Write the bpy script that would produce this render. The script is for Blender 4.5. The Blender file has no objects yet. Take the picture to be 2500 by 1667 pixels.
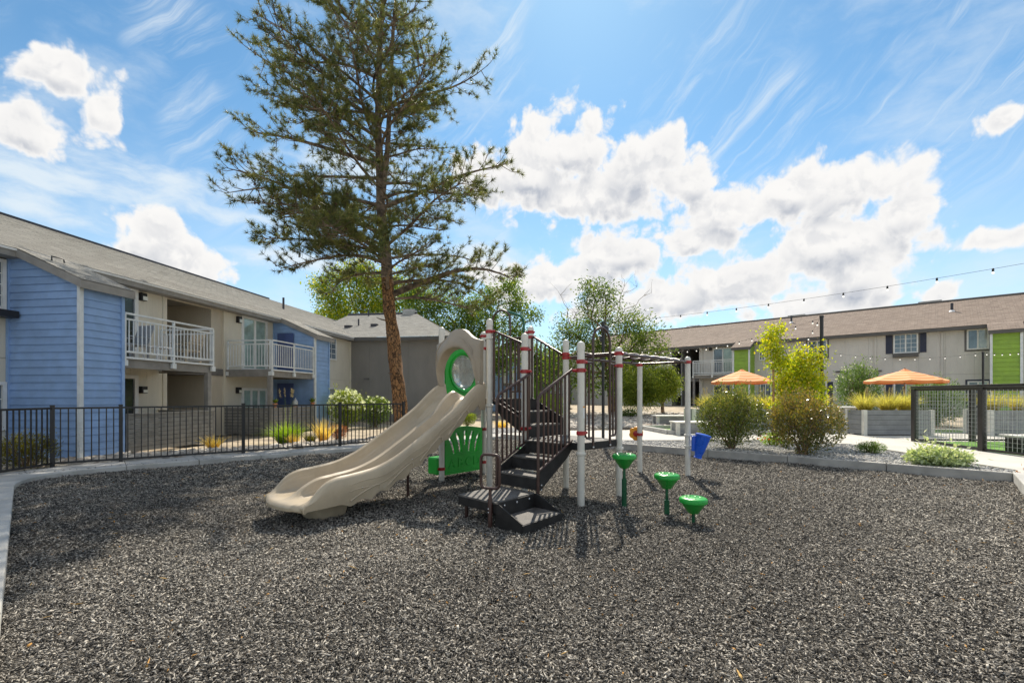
import bpy, math, random
import numpy as np
from mathutils import Vector, Matrix
random.seed(7); RNG = np.random.default_rng(11)
SC = bpy.context.scene
COL = SC.collection
# ------------------------------------------------------------------ camera
F, HZ, CX, CH = 1120.0, 965.0, 1250.0, 1.48      # focal length and horizon in photo pixels, eye height in metres
cam = bpy.data.cameras.new('camera'); camo = bpy.data.objects.new('camera', cam); COL.objects.link(camo)
camo.location = (0, 0, CH); camo.rotation_euler = (math.radians(90), 0, 0)
cam.sensor_width = 36; cam.lens = F/2500*36; cam.shift_y = (HZ-833.5)/2500
cam.clip_start = .05; cam.clip_end = 3000
SC.camera = camo
# ------------------------------------------------------------------ sun, sky, exposure
SUN_AZ, SUN_EL = math.radians(8.5), math.radians(48)
SV = Vector((math.sin(SUN_AZ)*math.cos(SUN_EL), math.cos(SUN_AZ)*math.cos(SUN_EL), math.sin(SUN_EL)))
sun = bpy.data.lights.new('sun', 'SUN'); suno = bpy.data.objects.new('sun', sun); COL.objects.link(suno)
suno.rotation_euler = SV.to_track_quat('Z', 'Y').to_euler(); suno.location = (10, 40, 60)
sun.energy = 3.0; sun.angle = math.radians(.53); sun.color = (1, .91, .77)
SC.view_settings.view_transform = 'Standard'; SC.view_settings.look = 'None'
SC.view_settings.exposure = 1.08; SC.view_settings.gamma = 1; SC.view_settings.use_curve_mapping = False
SC.cycles.max_bounces = 6; SC.cycles.transparent_max_bounces = 12; SC.cycles.use_denoising = True
SC.cycles.sample_clamp_indirect = 4

class NT:
    """small helper for node trees"""
    def __init__(s, tree): s.t = tree; s.n = tree.nodes; s.l = tree.links
    def add(s, typ, **kw):
        nd = s.n.new(typ)
        for k, v in kw.items():
            if k == 'ins':
                for i, val in v.items():
                    if val is None: continue
                    if hasattr(val, 'is_output'): s.l.new(val, nd.inputs[i])
                    else: nd.inputs[i].default_value = val
            else: setattr(nd, k, v)
        return nd
    def math(s, op, a, b=None, c=None, clamp=False):
        return s.add('ShaderNodeMath', operation=op, use_clamp=clamp, ins={0: a, 1: b, 2: c}).outputs[0]
    def vmath(s, op, a, b=None):
        nd = s.add('ShaderNodeVectorMath', operation=op, ins={0: a, 1: b})
        return nd.outputs['Value'] if op in ('LENGTH', 'DOT_PRODUCT', 'DISTANCE') else nd.outputs[0]
    def mix(s, f, a, b, blend='MIX'):
        nd = s.add('ShaderNodeMix', data_type='RGBA', blend_type=blend)
        for k, v in ((0, f), (6, a), (7, b)):
            if hasattr(v, 'is_output'): s.l.new(v, nd.inputs[k])
            else: nd.inputs[k].default_value = (tuple(v)+(1,))[:4] if k else v
        return nd.outputs[2]
    def ramp(s, f, lo, hi, a=0., b=1.):
        nd = s.add('ShaderNodeMapRange', interpolation_type='SMOOTHSTEP', ins={0: f, 1: lo, 2: hi, 3: a, 4: b})
        return nd.outputs[0]

def px_dir(px, py):
    az = math.atan((px-CX)/F); el = math.atan((HZ-py)/F*math.cos(az)); return az, el
# cumulus heaps by their bearing and height (px, py, half width, half height as measured, kept as angles)
CLOUDS = [(1385,370,135,100),(1290,430,120,75),(1560,415,130,85),(1685,450,75,62),(1430,485,200,62),(1180,425,80,62),
 (1935,470,95,75),(2080,470,140,80),(2215,515,110,62),(2040,600,190,90),(1760,520,110,50),(1690,590,130,50),
 (1520,620,150,55),(1330,690,170,60),(1800,690,190,70),(2080,670,150,60),(1560,735,190,55),(1980,740,200,45),
 (365,575,85,75),(430,640,140,60),(160,170,115,62),(245,260,55,75),(60,310,130,60),
 (2325,705,45,36),(2450,300,80,36),(2440,580,110,30)]
BANDS = [(150,440,300,50),(430,440,260,36),(60,505,240,40),(620,530,170,26),(760,640,240,26),(1180,640,200,40),(2430,580,120,22),(900,420,200,40)]
CLOUD_AE, BAND_AE = [], []
for px, py, rx, ry in CLOUDS:
    a, e = px_dir(px, py); CLOUD_AE.append((a, e, 1.25*rx/F*math.cos(a)**2, 1.25*ry/F*math.cos(a)*math.cos(e)**2))
for px, py, rx, ry in BANDS:
    a, e = px_dir(px, py); BAND_AE.append((a, e, 1.2*rx/F*math.cos(a)**2, 1.3*ry/F*math.cos(a)*math.cos(e)**2))

def make_world():
    w = bpy.data.worlds.new('World'); SC.world = w; w.use_nodes = True
    w.cycles.sampling_method = 'MANUAL'; w.cycles.sample_map_resolution = 256
    T = NT(w.node_tree); T.n.clear()
    out = T.add('ShaderNodeOutputWorld')
    sky = T.add('ShaderNodeTexSky', sky_type='NISHITA', sun_disc=False, sun_elevation=SUN_EL, sun_rotation=SUN_AZ,
                altitude=1300, air_density=1.0, dust_density=.55, ozone_density=3.0)
    tc = T.add('ShaderNodeTexCoord'); sp = T.add('ShaderNodeSeparateXYZ', ins={0: T.vmath('NORMALIZE', tc.outputs['Generated'])})
    az = T.math('ARCTAN2', sp.outputs[0], sp.outputs[1]); el = T.math('ARCSINE', sp.outputs[2])
    P = T.add('ShaderNodeCombineXYZ', ins={0: az, 1: el}).outputs[0]
    noise = lambda v, sc, det, ro, dist=0.: T.add('ShaderNodeTexNoise', noise_dimensions='2D', ins={'Vector': v, 'Scale': sc, 'Detail': det, 'Roughness': ro, 'Distortion': dist}).outputs[0]
    wob = T.add('ShaderNodeTexNoise', noise_dimensions='2D', ins={'Vector': P, 'Scale': 11., 'Detail': 2.}).outputs['Color']
    Q = T.vmath('ADD', P, T.vmath('MULTIPLY', T.vmath('SUBTRACT', wob, (.5, .5, .5)), (.035, .03, 0)))
    far_n = lambda v: T.math('SUBTRACT', 1.9, T.math('MULTIPLY', noise(T.vmath('MULTIPLY', v, (1, 1.8, 1)), 3.6, 2., .5), 2.2))
    edge_ = T.ramp(T.math('ABSOLUTE', az), .86, 1.0, 2., 0.)
    def field(v):
        acc = None
        for a, e, ra, re in CLOUD_AE:
            nd = T.add('ShaderNodeVectorMath', operation='MULTIPLY_ADD', ins={0: v, 1: (1/ra, 1/re, 0), 2: (-a/ra, -e/re, 0)})
            d = T.vmath('LENGTH', nd.outputs[0])
            acc = d if acc is None else T.math('SMOOTH_MIN', acc, d, .3)
        acc = T.math('MINIMUM', acc, T.math('ADD', far_n(v), edge_))     # beyond the bearings measured, the same heaps go on by chance
        return T.math('SUBTRACT', 1.0, T.math('MINIMUM', acc, 2.2))
    bacc = None
    for a, e, ra, re in BAND_AE:
        nd = T.add('ShaderNodeVectorMath', operation='MULTIPLY_ADD', ins={0: Q, 1: (1/ra, 1/re, 0), 2: (-a/ra, -e/re, 0)}); d = T.vmath('LENGTH', nd.outputs[0]); bacc = d if bacc is None else T.math('SMOOTH_MIN', bacc, d, .4)
    bfl = T.math('SUBTRACT', 1.0, T.math('MINIMUM', bacc, 2.))
    fld = field(Q); fup = field(T.vmath('ADD', Q, (.004, .035, 0)))
    def billow(v):
        a = noise(v, 13., 3., .5); b = noise(v, 70., 5., .6)
        p = T.add('ShaderNodeTexVoronoi', feature='SMOOTH_F1', voronoi_dimensions='2D', normalize=False, ins={'Vector': v, 'Scale': 19., 'Detail': 3., 'Roughness': .48, 'Lacunarity': 2.3, 'Smoothness': .25}).outputs['Distance']
        return T.math('ADD', T.math('ADD', T.math('MULTIPLY', T.math('SUBTRACT', a, .5), 1.5), T.math('MULTIPLY', T.math('SUBTRACT', b, .5), .3)), T.math('MULTIPLY', T.math('SUBTRACT', .62, p), .85))
    n0 = billow(Q); n1 = billow(T.vmath('ADD', Q, (.005, .014, 0)))
    d0 = T.math('ADD', T.math('MULTIPLY_ADD', fld, 1.6, .06), n0)
    cover = T.math('MULTIPLY', T.ramp(d0, -.02, .52), T.ramp(el, -.02, .05))
    lit = T.ramp(T.math('SUBTRACT', n0, n1), -.38, .22)
    soft = T.ramp(noise(Q, 10., 4., .55), .38, .64)
    core = T.ramp(d0, .3, 1.25)
    big = T.ramp(T.math('SUBTRACT', fup, fld), -.35, .55)
    shade = T.math('MULTIPLY', T.math('ADD', T.math('MULTIPLY', T.math('SUBTRACT', 1.0, lit), .32), T.math('ADD', T.math('MULTIPLY', soft, .12), T.math('MULTIPLY', big, .85))), core, clamp=True)
    ccol = T.mix(shade, (1.0, .985, .965), (.48, .52, .60))
    # cirrus: long thin streaks and a thin veil
    rot = T.add('ShaderNodeMapping', vector_type='TEXTURE', ins={'Vector': T.vmath('ADD', P, T.vmath('MULTIPLY', wob, (.03, .03, 0))), 'Rotation': (0, 0, math.radians(40)), 'Scale': (.42, .045, 1)}).outputs[0]
    c1 = noise(rot, 1.0, 10., .66, .35)
    cir = T.math('MULTIPLY', T.ramp(c1, .42, .85), T.ramp(noise(P, 3.6, 3., .5), .42, .60))
    cir = T.math('MULTIPLY', cir, T.ramp(el, .22, .42, .2, 1.))
    veil = T.math('MULTIPLY', T.ramp(noise(T.vmath('MULTIPLY', Q, (1, 2.4, 1)), 3.1, 8., .6), .48, .78), .42)
    band = T.math('MULTIPLY', T.ramp(T.math('ADD', bfl, T.math('MULTIPLY', T.math('SUBTRACT', noise(T.vmath('MULTIPLY', Q, (1, 2.6, 1)), 6.5, 8., .6), .5), 2.6)), -.1, 1.05), .82)
    haze = T.ramp(el, .0, .55, .5, .0)
    a = T.math('MAXIMUM', T.math('MAXIMUM', T.math('MULTIPLY', cir, .85), veil), band)
    b1 = T.add('ShaderNodeBackground', ins={0: T.mix(1.0, sky.outputs[0], (.69, .95, .92), 'MULTIPLY'), 1: SKY_STR})
    b2 = T.add('ShaderNodeBackground', ins={0: (.84, .92, .97, 1), 1: .47})
    b3 = T.add('ShaderNodeBackground', ins={0: ccol, 1: CLOUD_STR})
    m0 = T.add('ShaderNodeMixShader', ins={0: haze, 1: b1.outputs[0], 2: b2.outputs[0]})
    m1 = T.add('ShaderNodeMixShader', ins={0: a, 1: m0.outputs[0], 2: b2.outputs[0]})
    m2 = T.add('ShaderNodeMixShader', ins={0: cover, 1: m1.outputs[0], 2: b3.outputs[0]})
    T.l.new(m2.outputs[0], out.inputs[0])
CLOUD_STR = .46
SKY_STR = .084
make_world()

# ------------------------------------------------------------------ helpers
def XP(px, Y): return (px-CX)/F*Y
def W(px, py, Y): return Vector((XP(px, Y), Y, CH+(HZ-py)/F*Y))
def G(px, py, z=0.):
    Y = (CH-z)*F/(py-HZ); return Vector((XP(px, Y), Y, z))
def tag(o, label=None, cat=None, group=None, kind=None):
    if label: o['label'] = label
    if cat: o['category'] = cat
    if group: o['group'] = group
    if kind: o['kind'] = kind
    return o
def root(name, loc, label, cat, group=None):
    o = bpy.data.objects.new(name, None); o.location = loc; o.empty_display_size = .2; COL.objects.link(o)
    return tag(o, label, cat, group)
def off(o):
    v = Vector((0, 0, 0))
    while o is not None: v = v+o.location; o = o.parent
    return v
class MB:
    def __init__(s): s.v = []; s.f = []; s.uv = None
    def add(s, vs, fs):
        b = len(s.v); s.v += [tuple(p) for p in vs]; s.f += [tuple(i+b for i in f) for f in fs]; return s
    def obox(s, o, a, b, c):
        """box from corner o with edge vectors a, b, c"""
        o, a, b, c = (Vector(q) for q in (o, a, b, c))
        if a.cross(b).dot(c) < 0: a, b = b, a
        P = [o, o+a, o+a+b, o+b, o+c, o+a+c, o+a+b+c, o+b+c]
        return s.add(P, [(3, 2, 1, 0), (4, 5, 6, 7), (0, 1, 5, 4), (1, 2, 6, 5), (2, 3, 7, 6), (3, 0, 4, 7)])
    def box(s, x0, y0, z0, x1, y1, z1): return s.obox((x0, y0, z0), (x1-x0, 0, 0), (0, y1-y0, 0), (0, 0, z1-z0))
    def beam(s, p, q, w, h, up=(0, 0, 1)):
        """rectangular bar from p to q centred on the line"""
        p, q = Vector(p), Vector(q); d = (q-p).normalized(); x = d.cross(Vector(up))
        if x.length < 1e-4: x = d.cross(Vector((1, 0, 0)))
        x.normalize(); y = x.cross(d)
        return s.obox(p-x*w/2-y*h/2, x*w, y*h, q-p)
    def tube(s, path, r, n=10, caps=True):
        path = [Vector(p) for p in path]; m = len(path); R = r if hasattr(r, '__len__') else [r]*m
        b = len(s.v); t = (path[1]-path[0]).normalized()
        x = t.cross(Vector((0, 0, 1)));
        if x.length < 1e-3: x = t.cross(Vector((0, 1, 0)))
        x.normalize()
        for i, p in enumerate(path):
            t = (path[min(i+1, m-1)]-path[max(i-1, 0)]).normalized()
            x = (x-t*x.dot(t)).normalized(); y = t.cross(x)
            for k in range(n):
                a = 2*math.pi*k/n; s.v.append(tuple(p+(x*math.cos(a)+y*math.sin(a))*R[i]))
        for i in range(m-1):
            for k in range(n):
                k2 = (k+1) % n; s.f.append((b+i*n+k, b+i*n+k2, b+(i+1)*n+k2, b+(i+1)*n+k))
        if caps:
            s.f.append(tuple(b+k for k in range(n))[::-1]); s.f.append(tuple(b+(m-1)*n+k for k in range(n)))
        return s
    def lathe(s, o, prof, n=20, axis=(0, 0, 1), caps=True):
        o = Vector(o); ax = Vector(axis).normalized(); x = ax.orthogonal().normalized(); y = ax.cross(x); b = len(s.v)
        for r, z in prof:
            for k in range(n):
                a = 2*math.pi*k/n; s.v.append(tuple(o+ax*z+(x*math.cos(a)+y*math.sin(a))*max(r, 1e-4)))
        for i in range(len(prof)-1):
            for k in range(n):
                k2 = (k+1) % n; s.f.append((b+i*n+k, b+i*n+k2, b+(i+1)*n+k2, b+(i+1)*n+k))
        if caps: s.f.append(tuple(b+k for k in range(n))[::-1]); s.f.append(tuple(b+(len(prof)-1)*n+k for k in range(n)))
        return s
    def prism(s, poly, z0, z1):
        n = len(poly); A = sum(poly[i][0]*poly[(i+1) % n][1]-poly[(i+1) % n][0]*poly[i][1] for i in range(n))
        if A < 0: poly = poly[::-1]
        P = [(x, y, z0) for x, y, *_ in poly]+[(x, y, z1) for x, y, *_ in poly]
        return s.add(P, [tuple(range(n))[::-1], tuple(range(n, 2*n))]+[(i, (i+1) % n, n+(i+1) % n, n+i) for i in range(n)])
    def extrude(s, pts, vec):
        """planar outline in 3-D swept along vec"""
        pts = [Vector(p) for p in pts]; vec = Vector(vec); n = len(pts)
        nn = sum(((pts[i]-pts[0]).cross(pts[(i+1) % n]-pts[0]) for i in range(1, n-1)), Vector())
        if nn.dot(vec) < 0: pts = pts[::-1]
        return s.add(pts+[p+vec for p in pts], [tuple(range(n))[::-1], tuple(range(n, 2*n))]+[(i, (i+1) % n, n+(i+1) % n, n+i) for i in range(n)])
    def grid(s, rows, closed=False):
        m, n = len(rows), len(rows[0]); b = len(s.v)
        for r in rows: s.v += [tuple(p) for p in r]
        for i in range(m-1):
            for k in range(n-1 if not closed else n):
                k2 = (k+1) % n; s.f.append((b+i*n+k, b+i*n+k2, b+(i+1)*n+k2, b+(i+1)*n+k))
        return s
    def build(s, name, mat, parent=None, smooth=False, bevel=0, sub=0, uv=None, loc=None):
        me = bpy.data.meshes.new(name); o0 = off(parent) if parent else Vector((0, 0, 0))
        if loc is not None: o0 = Vector(loc)
        me.from_pydata([(x-o0.x, y-o0.y, z-o0.z) for x, y, z in s.v], [], s.f)
        if uv:
            l = me.uv_layers.new(name='UVMap')
            for lp in me.loops: l.data[lp.index].uv = uv(Vector(s.v[lp.vertex_index]))
        me.materials.append(mat)
        if smooth: me.shade_smooth()
        o = bpy.data.objects.new(name, me); COL.objects.link(o)
        if parent: o.parent = parent
        if loc is not None: o.location = o0-(off(parent) if parent else Vector())
        if bevel:
            md = o.modifiers.new('bevel', 'BEVEL'); md.width = bevel; md.segments = 2; md.limit_method = 'ANGLE'; md.angle_limit = math.radians(40)
        if sub:
            md = o.modifiers.new('sub', 'SUBSURF'); md.levels = sub; md.render_levels = sub
        if smooth and not sub:
            try: me.set_sharp_from_angle(angle=math.radians(42))
            except Exception: pass
        return o
def struct(o): o['kind'] = 'structure'; return o
def proto(mb, name, mat, loc, parent, rotz=0.):
    """first of a run of alike pieces, modelled round the origin"""
    o = mb.build(name, mat, None); o.parent = parent; o.location = Vector(loc)-off(parent); o.rotation_euler = (0, 0, rotz); return o
def inst(name, me, loc, parent, rotz=0., scale=(1, 1, 1)):
    o = bpy.data.objects.new(name, me); COL.objects.link(o)
    if parent: o.parent = parent; o.location = Vector(loc)-off(parent)
    else: o.location = loc
    o.rotation_euler = (0, 0, rotz); o.scale = scale; return o
def np_obj(name, V, Fc, mat, parent=None, attr=None, smooth=False, col3=None):
    """mesh object from numpy arrays: V (n,3), Fc (m,3) or (m,4), attr one value per face"""
    me = bpy.data.meshes.new(name); V = np.asarray(V, np.float32)
    if parent: V = V-np.array(off(parent), np.float32)
    k = Fc.shape[1]; m = len(Fc)
    me.vertices.add(len(V)); me.vertices.foreach_set('co', V.ravel())
    me.loops.add(m*k); me.loops.foreach_set('vertex_index', np.ascontiguousarray(Fc, np.int32).ravel())
    me.polygons.add(m); me.polygons.foreach_set('loop_start', np.arange(0, m*k, k, dtype=np.int32))
    try: me.polygons.foreach_set('loop_total', np.full(m, k, np.int32))
    except Exception: pass
    me.update(calc_edges=True); me.validate()
    if attr is not None:
        a = me.attributes.new('rnd', 'FLOAT', 'FACE'); a.data.foreach_set('value', np.asarray(attr, np.float32))
    me.materials.append(mat)
    if smooth: me.shade_smooth()
    o = bpy.data.objects.new(name, me); COL.objects.link(o)
    if parent: o.parent = parent
    return o
class Fr:
    """plan frame: s along a facade, t into it"""
    def __init__(s, o, d, n): s.o = Vector((o[0], o[1])); s.d = Vector(d).normalized(); s.n = Vector(n).normalized(); s.d.resize(2); s.n.resize(2)
    def p(s, a, t, z): q = s.o+s.d*a+s.n*t; return Vector((q.x, q.y, z))
    def s_(s, px, t=0.):
        k = (px-CX)/F; b = s.o+s.n*t; return (k*b.y-b.x)/(s.d.x-k*s.d.y)
    def z_(s, px, py, t=0.): return CH+(HZ-py)/F*s.p(s.s_(px, t), t, 0).y
    def D(s): return Vector((s.d.x, s.d.y, 0))
    def N(s): return Vector((s.n.x, s.n.y, 0))
    def box(s, mb, s0, s1, t0, t1, z0, z1): return mb.obox(s.p(s0, t0, z0), s.D()*(s1-s0), s.N()*(t1-t0), (0, 0, z1-z0))
    def ang(s): return math.atan2(s.d.y, s.d.x)

# ------------------------------------------------------------------ materials
MATS = {}
def pm(name, col, rough=.6, var=.12, scale=3., bump=0., bscale=40., metal=0., spec=.5, col2=None, objvar=0., coat=0., detail=5., stain=0.):
    if name in MATS: return MATS[name]
    m = bpy.data.materials.new(name); m.use_nodes = True; T = NT(m.node_tree); b = T.n['Principled BSDF']; MATS[name] = m
    pos = T.add('ShaderNodeNewGeometry').outputs['Position']
    nz = T.add('ShaderNodeTexNoise', ins={'Vector': pos, 'Scale': scale, 'Detail': detail, 'Roughness': .6}).outputs[0]
    c = tuple(col)
    lo = tuple(max(0, x*(1-var*1.6)) for x in c); hi = tuple(min(1, x*(1+var*1.3)) for x in (col2 or c))
    cc = T.mix(T.ramp(nz, .3, .7), lo, hi)
    if stain:
        n3 = T.add('ShaderNodeTexNoise', ins={'Vector': T.vmath('MULTIPLY', pos, (1, 1, .35)), 'Scale': 1.3, 'Detail': 6., 'Roughness': .65}).outputs[0]
        cc = T.mix(T.ramp(n3, .5, .75, 0, stain), cc, tuple(x*.45 for x in c))
    if objvar:
        oi = T.add('ShaderNodeObjectInfo').outputs['Random']
        hs = T.add('ShaderNodeHueSaturation', ins={'Value': T.math('ADD', 1-objvar, T.math('MULTIPLY', oi, 2*objvar)), 'Color': cc}); cc = hs.outputs[0]
    T.l.new(cc, b.inputs['Base Color'])
    b.inputs['Roughness'].default_value = rough; b.inputs['Metallic'].default_value = metal; b.inputs['Specular IOR Level'].default_value = spec
    if coat: b.inputs['Coat Weight'].default_value = coat; b.inputs['Coat Roughness'].default_value = .15
    rn = T.ramp(nz, .25, .75, max(.03, rough-.1), min(1, rough+.1)); T.l.new(rn, b.inputs['Roughness'])
    if bump:
        n2 = T.add('ShaderNodeTexNoise', ins={'Vector': pos, 'Scale': bscale, 'Detail': 6., 'Roughness': .65}).outputs[0]
        bm = T.add('ShaderNodeBump', ins={'Strength': bump, 'Distance': .01, 'Height': n2}); T.l.new(bm.outputs[0], b.inputs['Normal'])
    return m
def leafmat(name, cols, trans=.45, rough=.5, spec=.35):
    """leaf: colour picked per leaf from a few, some light comes through"""
    if name in MATS: return MATS[name]
    m = bpy.data.materials.new(name); m.use_nodes = True; T = NT(m.node_tree); b = T.n['Principled BSDF']; MATS[name] = m
    at = T.add('ShaderNodeAttribute', attribute_name='rnd').outputs['Fac']
    cr = T.add('ShaderNodeValToRGB', ins={0: at}); e = cr.color_ramp.elements
    while len(e) < len(cols): e.new(.5)
    for i, c in enumerate(cols): e[i].position = i/(len(cols)-1) if len(cols) > 1 else 0; e[i].color = (*c, 1)
    T.l.new(cr.outputs[0], b.inputs['Base Color']); b.inputs['Roughness'].default_value = rough; b.inputs['Specular IOR Level'].default_value = spec
    tr = T.add('ShaderNodeBsdfTranslucent', ins={0: T.mix(1.0, cr.outputs[0], (1.5, 1.6, .7), 'MULTIPLY')})
    mx = T.add('ShaderNodeMixShader', ins={0: trans, 1: b.outputs[0], 2: tr.outputs[0]})
    T.l.new(mx.outputs[0], T.n['Material Output'].inputs[0]); return m
def roofmat(name, c1, c2):
    m = bpy.data.materials.new(name); m.use_nodes = True; T = NT(m.node_tree); b = T.n['Principled BSDF']
    uv = T.add('ShaderNodeUVMap').outputs[0]
    br = T.add('ShaderNodeTexBrick', offset=.37, squash=1.0, ins={'Vector': uv, 'Color1': (*c1, 1), 'Color2': (*c2, 1), 'Mortar': (*[x*.4 for x in c1], 1), 'Scale': 1.0, 'Mortar Size': .009, 'Brick Width': .31, 'Row Height': .143, 'Bias': 0.})
    nz = T.add('ShaderNodeTexNoise', ins={'Vector': uv, 'Scale': 1.1, 'Detail': 6., 'Roughness': .7}).outputs[0]
    n2 = T.add('ShaderNodeTexNoise', ins={'Vector': uv, 'Scale': 180., 'Detail': 3.}).outputs[0]
    c = T.mix(T.ramp(nz, .35, .7, 0, .35), br.outputs[0], tuple(x*.72 for x in c2)); c = T.mix(T.ramp(n2, .35, .65, 0, .4), c, tuple(x*1.5 for x in c2))
    T.l.new(c, b.inputs['Base Color']); b.inputs['Roughness'].default_value = .9
    bm = T.add('ShaderNodeBump', ins={'Strength': .6, 'Distance': .008, 'Height': T.math('ADD', br.outputs['Fac'], T.math('MULTIPLY', n2, -.6)), }); bm.invert = True
    T.l.new(bm.outputs[0], b.inputs['Normal']); return m
def glassmat(name, tint, rough=.06, curtain=None):
    m = pm(name, tint, rough=rough, var=.25, scale=1.2, spec=1.0); return m

M = dict(
 post=pm('post_paint', (.66,.64,.58), .38, .05, 6, .05, 60), red=pm('clamp_red', (.36,.018,.022), .32, .1, 8),
 brown=pm('brown_tube', (.055,.026,.021), .36, .12, 9, coat=.1), dark=pm('deck_coat', (.024,.023,.023), .6, .25, 7, .35, 160, spec=.3, stain=.3),
 darkedge=pm('deck_tread', (.12,.112,.104), .65, .25, 9, .6, 220, stain=.4), green=pm('green_plastic', (.016,.40,.04), .36, .08, 2.5),
 greend=pm('green_stem', (.006,.085,.035), .35, .1, 6), greenp=pm('pod_plastic', (.012,.33,.04), .32, .08, 3, .05, 90),
 taupe_shade=pm('hood_plastic_shade', (.34,.285,.215), .42, .08, 1.9, .05, 40, stain=.25), beige=pm('slide_plastic', (.44,.365,.26), .4, .09, 1.7, .06, 40, stain=.32), blue=pm('blue_plastic', (.008,.10,.62), .3, .06, 3),  # hood: slide plastic made darker, its shade put into the colour
 orange=pm('orange_plastic', (.82,.33,.01), .35, .06, 3), bolt=pm('zinc_bolt', (.6,.6,.6), .3, .1, 30, metal=.9), teal=pm('teal_tube', (.01,.13,.09), .3, .1, 8),
 conc=pm('concrete', (.46,.45,.425), .85, .12, 1.6, .3, 120, stain=.35), concd=pm('concrete_curb', (.40,.385,.355), .88, .14, 2.2, .35, 90, stain=.35),
 black=pm('black_steel', (.018,.018,.02), .42, .15, 8), blackw=pm('brown_black_steel', (.035,.03,.028), .45, .15, 8), wire=pm('galvanised_wire', (.45,.46,.46), .4, .1, 20, metal=.7),
 bluesid=pm('blue_siding', (.26,.40,.65), .62, .07, 2.5, .25, 70, objvar=.03, stain=.12), navy=pm('navy_paint', (.022,.028,.06), .55, .1, 3), bluedoor=pm('blue_door', (.06,.095,.25), .5, .08, 3),
 white=pm('white_trim', (.74,.74,.72), .5, .05, 4), rail=pm('rail_white', (.66,.69,.70), .4, .06, 5),
 grey=pm('grey_deck', (.23,.22,.205), .7, .12, 4, .2, 60), greyd=pm('grey_dark', (.13,.125,.12), .7, .15, 4, .2, 60),
 board=pm('fence_board', (.20,.195,.18), .75, .14, 5, .3, 80, objvar=.06), fascia=pm('fascia', (.27,.255,.235), .65, .1, 3),
 fasciab=pm('fascia_dark', (.10,.095,.09), .65, .1, 3), green_sid=pm('green_siding', (.25,.40,.05), .6, .07, 3, .2, 70, objvar=.04),
 soil=pm('dry_soil', (.40,.32,.23), .95, .25, 1.2, .8, 30, col2=(.42,.35,.25)), rubber=pm('rubber_bed', (.06,.055,.05), .95, .5, 60, .9, 120, spec=.1, col2=(.12,.11,.095)),
 turf=pm('turf', (.13,.30,.03), .85, .2, 25, .8, 240), turf2=pm('putting_turf', (.22,.36,.10), .9, .12, 20, .5, 240),
 bark=pm('bark', (.15,.10,.07), .95, .45, 6, 1.0, 18, col2=(.24,.16,.10)), stake=pm('stake_wood', (.46,.26,.12), .8, .2, 9, .4, 60),
 plank=pm('planter_board', (.26,.265,.27), .65, .1, 3, .15, 60, objvar=.05), cream=pm('cream_trim', (.68,.66,.60), .6, .07, 4),
 lamp=pm('lamp_black', (.012,.012,.013), .45, .1, 8), lampg=pm('lamp_glass', (.75,.75,.7), .25, .05, 4), vent=pm('roof_vent', (.03,.032,.045), .5, .1, 8),
 ac=pm('ac_metal', (.35,.35,.34), .5, .15, 6), umb=pm('umbrella_cloth', (.82,.27,.085), .8, .06, 3), umb2=pm('umbrella_stripe', (.88,.45,.21), .8, .06, 3),
 terra=pm('terracotta', (.45,.2,.1), .8, .1, 8), wic=pm('wicker', (.42,.35,.26), .8, .2, 20, .5, 60), plast=pm('white_plastic', (.72,.72,.72), .45, .06, 5),
 curtain=glassmat('curtain_glass', (.30,.40,.36)), dglass=glassmat('dark_glass', (.035,.045,.05)), bglass=glassmat('blue_glass', (.12,.16,.20)), pglass=glassmat('blind_glass', (.38,.40,.38)),
)
# ------------------------------------------------------------------ grounds
TH = math.radians(46.8)
U = Vector((math.cos(TH), math.sin(TH), 0)); V_ = Vector((-U.y, U.x, 0))      # the play area's own grid
def sheet(name, poly, z, mat):
    return struct(MB().add([(x, y, z) for x, y in poly], [tuple(range(len(poly)))]).build(name, mat))
sheet('ground', [(-600,-200),(600,-200),(600,900),(-600,900)], -.12, M['soil'])
sheet('garden_ground', [(-60,-10),(-10.2,-10),(-9.3,7.6),(-8.6,9.3),(-.9,16.6),(.6,17.2),(1.5,60),(-60,60)], -.02, M['soil'])
# play area: a square on the grid
LC = Vector((-8.76, 8.09)); FC = Vector((-.5, 15.6)); RC_ = Vector((8.5, 7.78))
def inner_corner(a, b, c, r, n=7):
    """rounded corner at b"""
    p = b+(a-b).normalized()*r; q = b+(c-b).normalized()*r
    return [((1-t)**2*p+2*t*(1-t)*b+t*t*q) for t in [i/(n-1) for i in range(n)]]
NEARL = Vector((LC.x-V_.x*-1*0-(-V_.x)*0, LC.y)); NEARL = LC-Vector((V_.x, V_.y))*14; NEARR = RC_-Vector((U.x, U.y))*14
lc = inner_corner(NEARL, LC, FC, 1.5, 9)
PLAY = lc+[FC, RC_, Vector((.57, -.68))]
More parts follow.
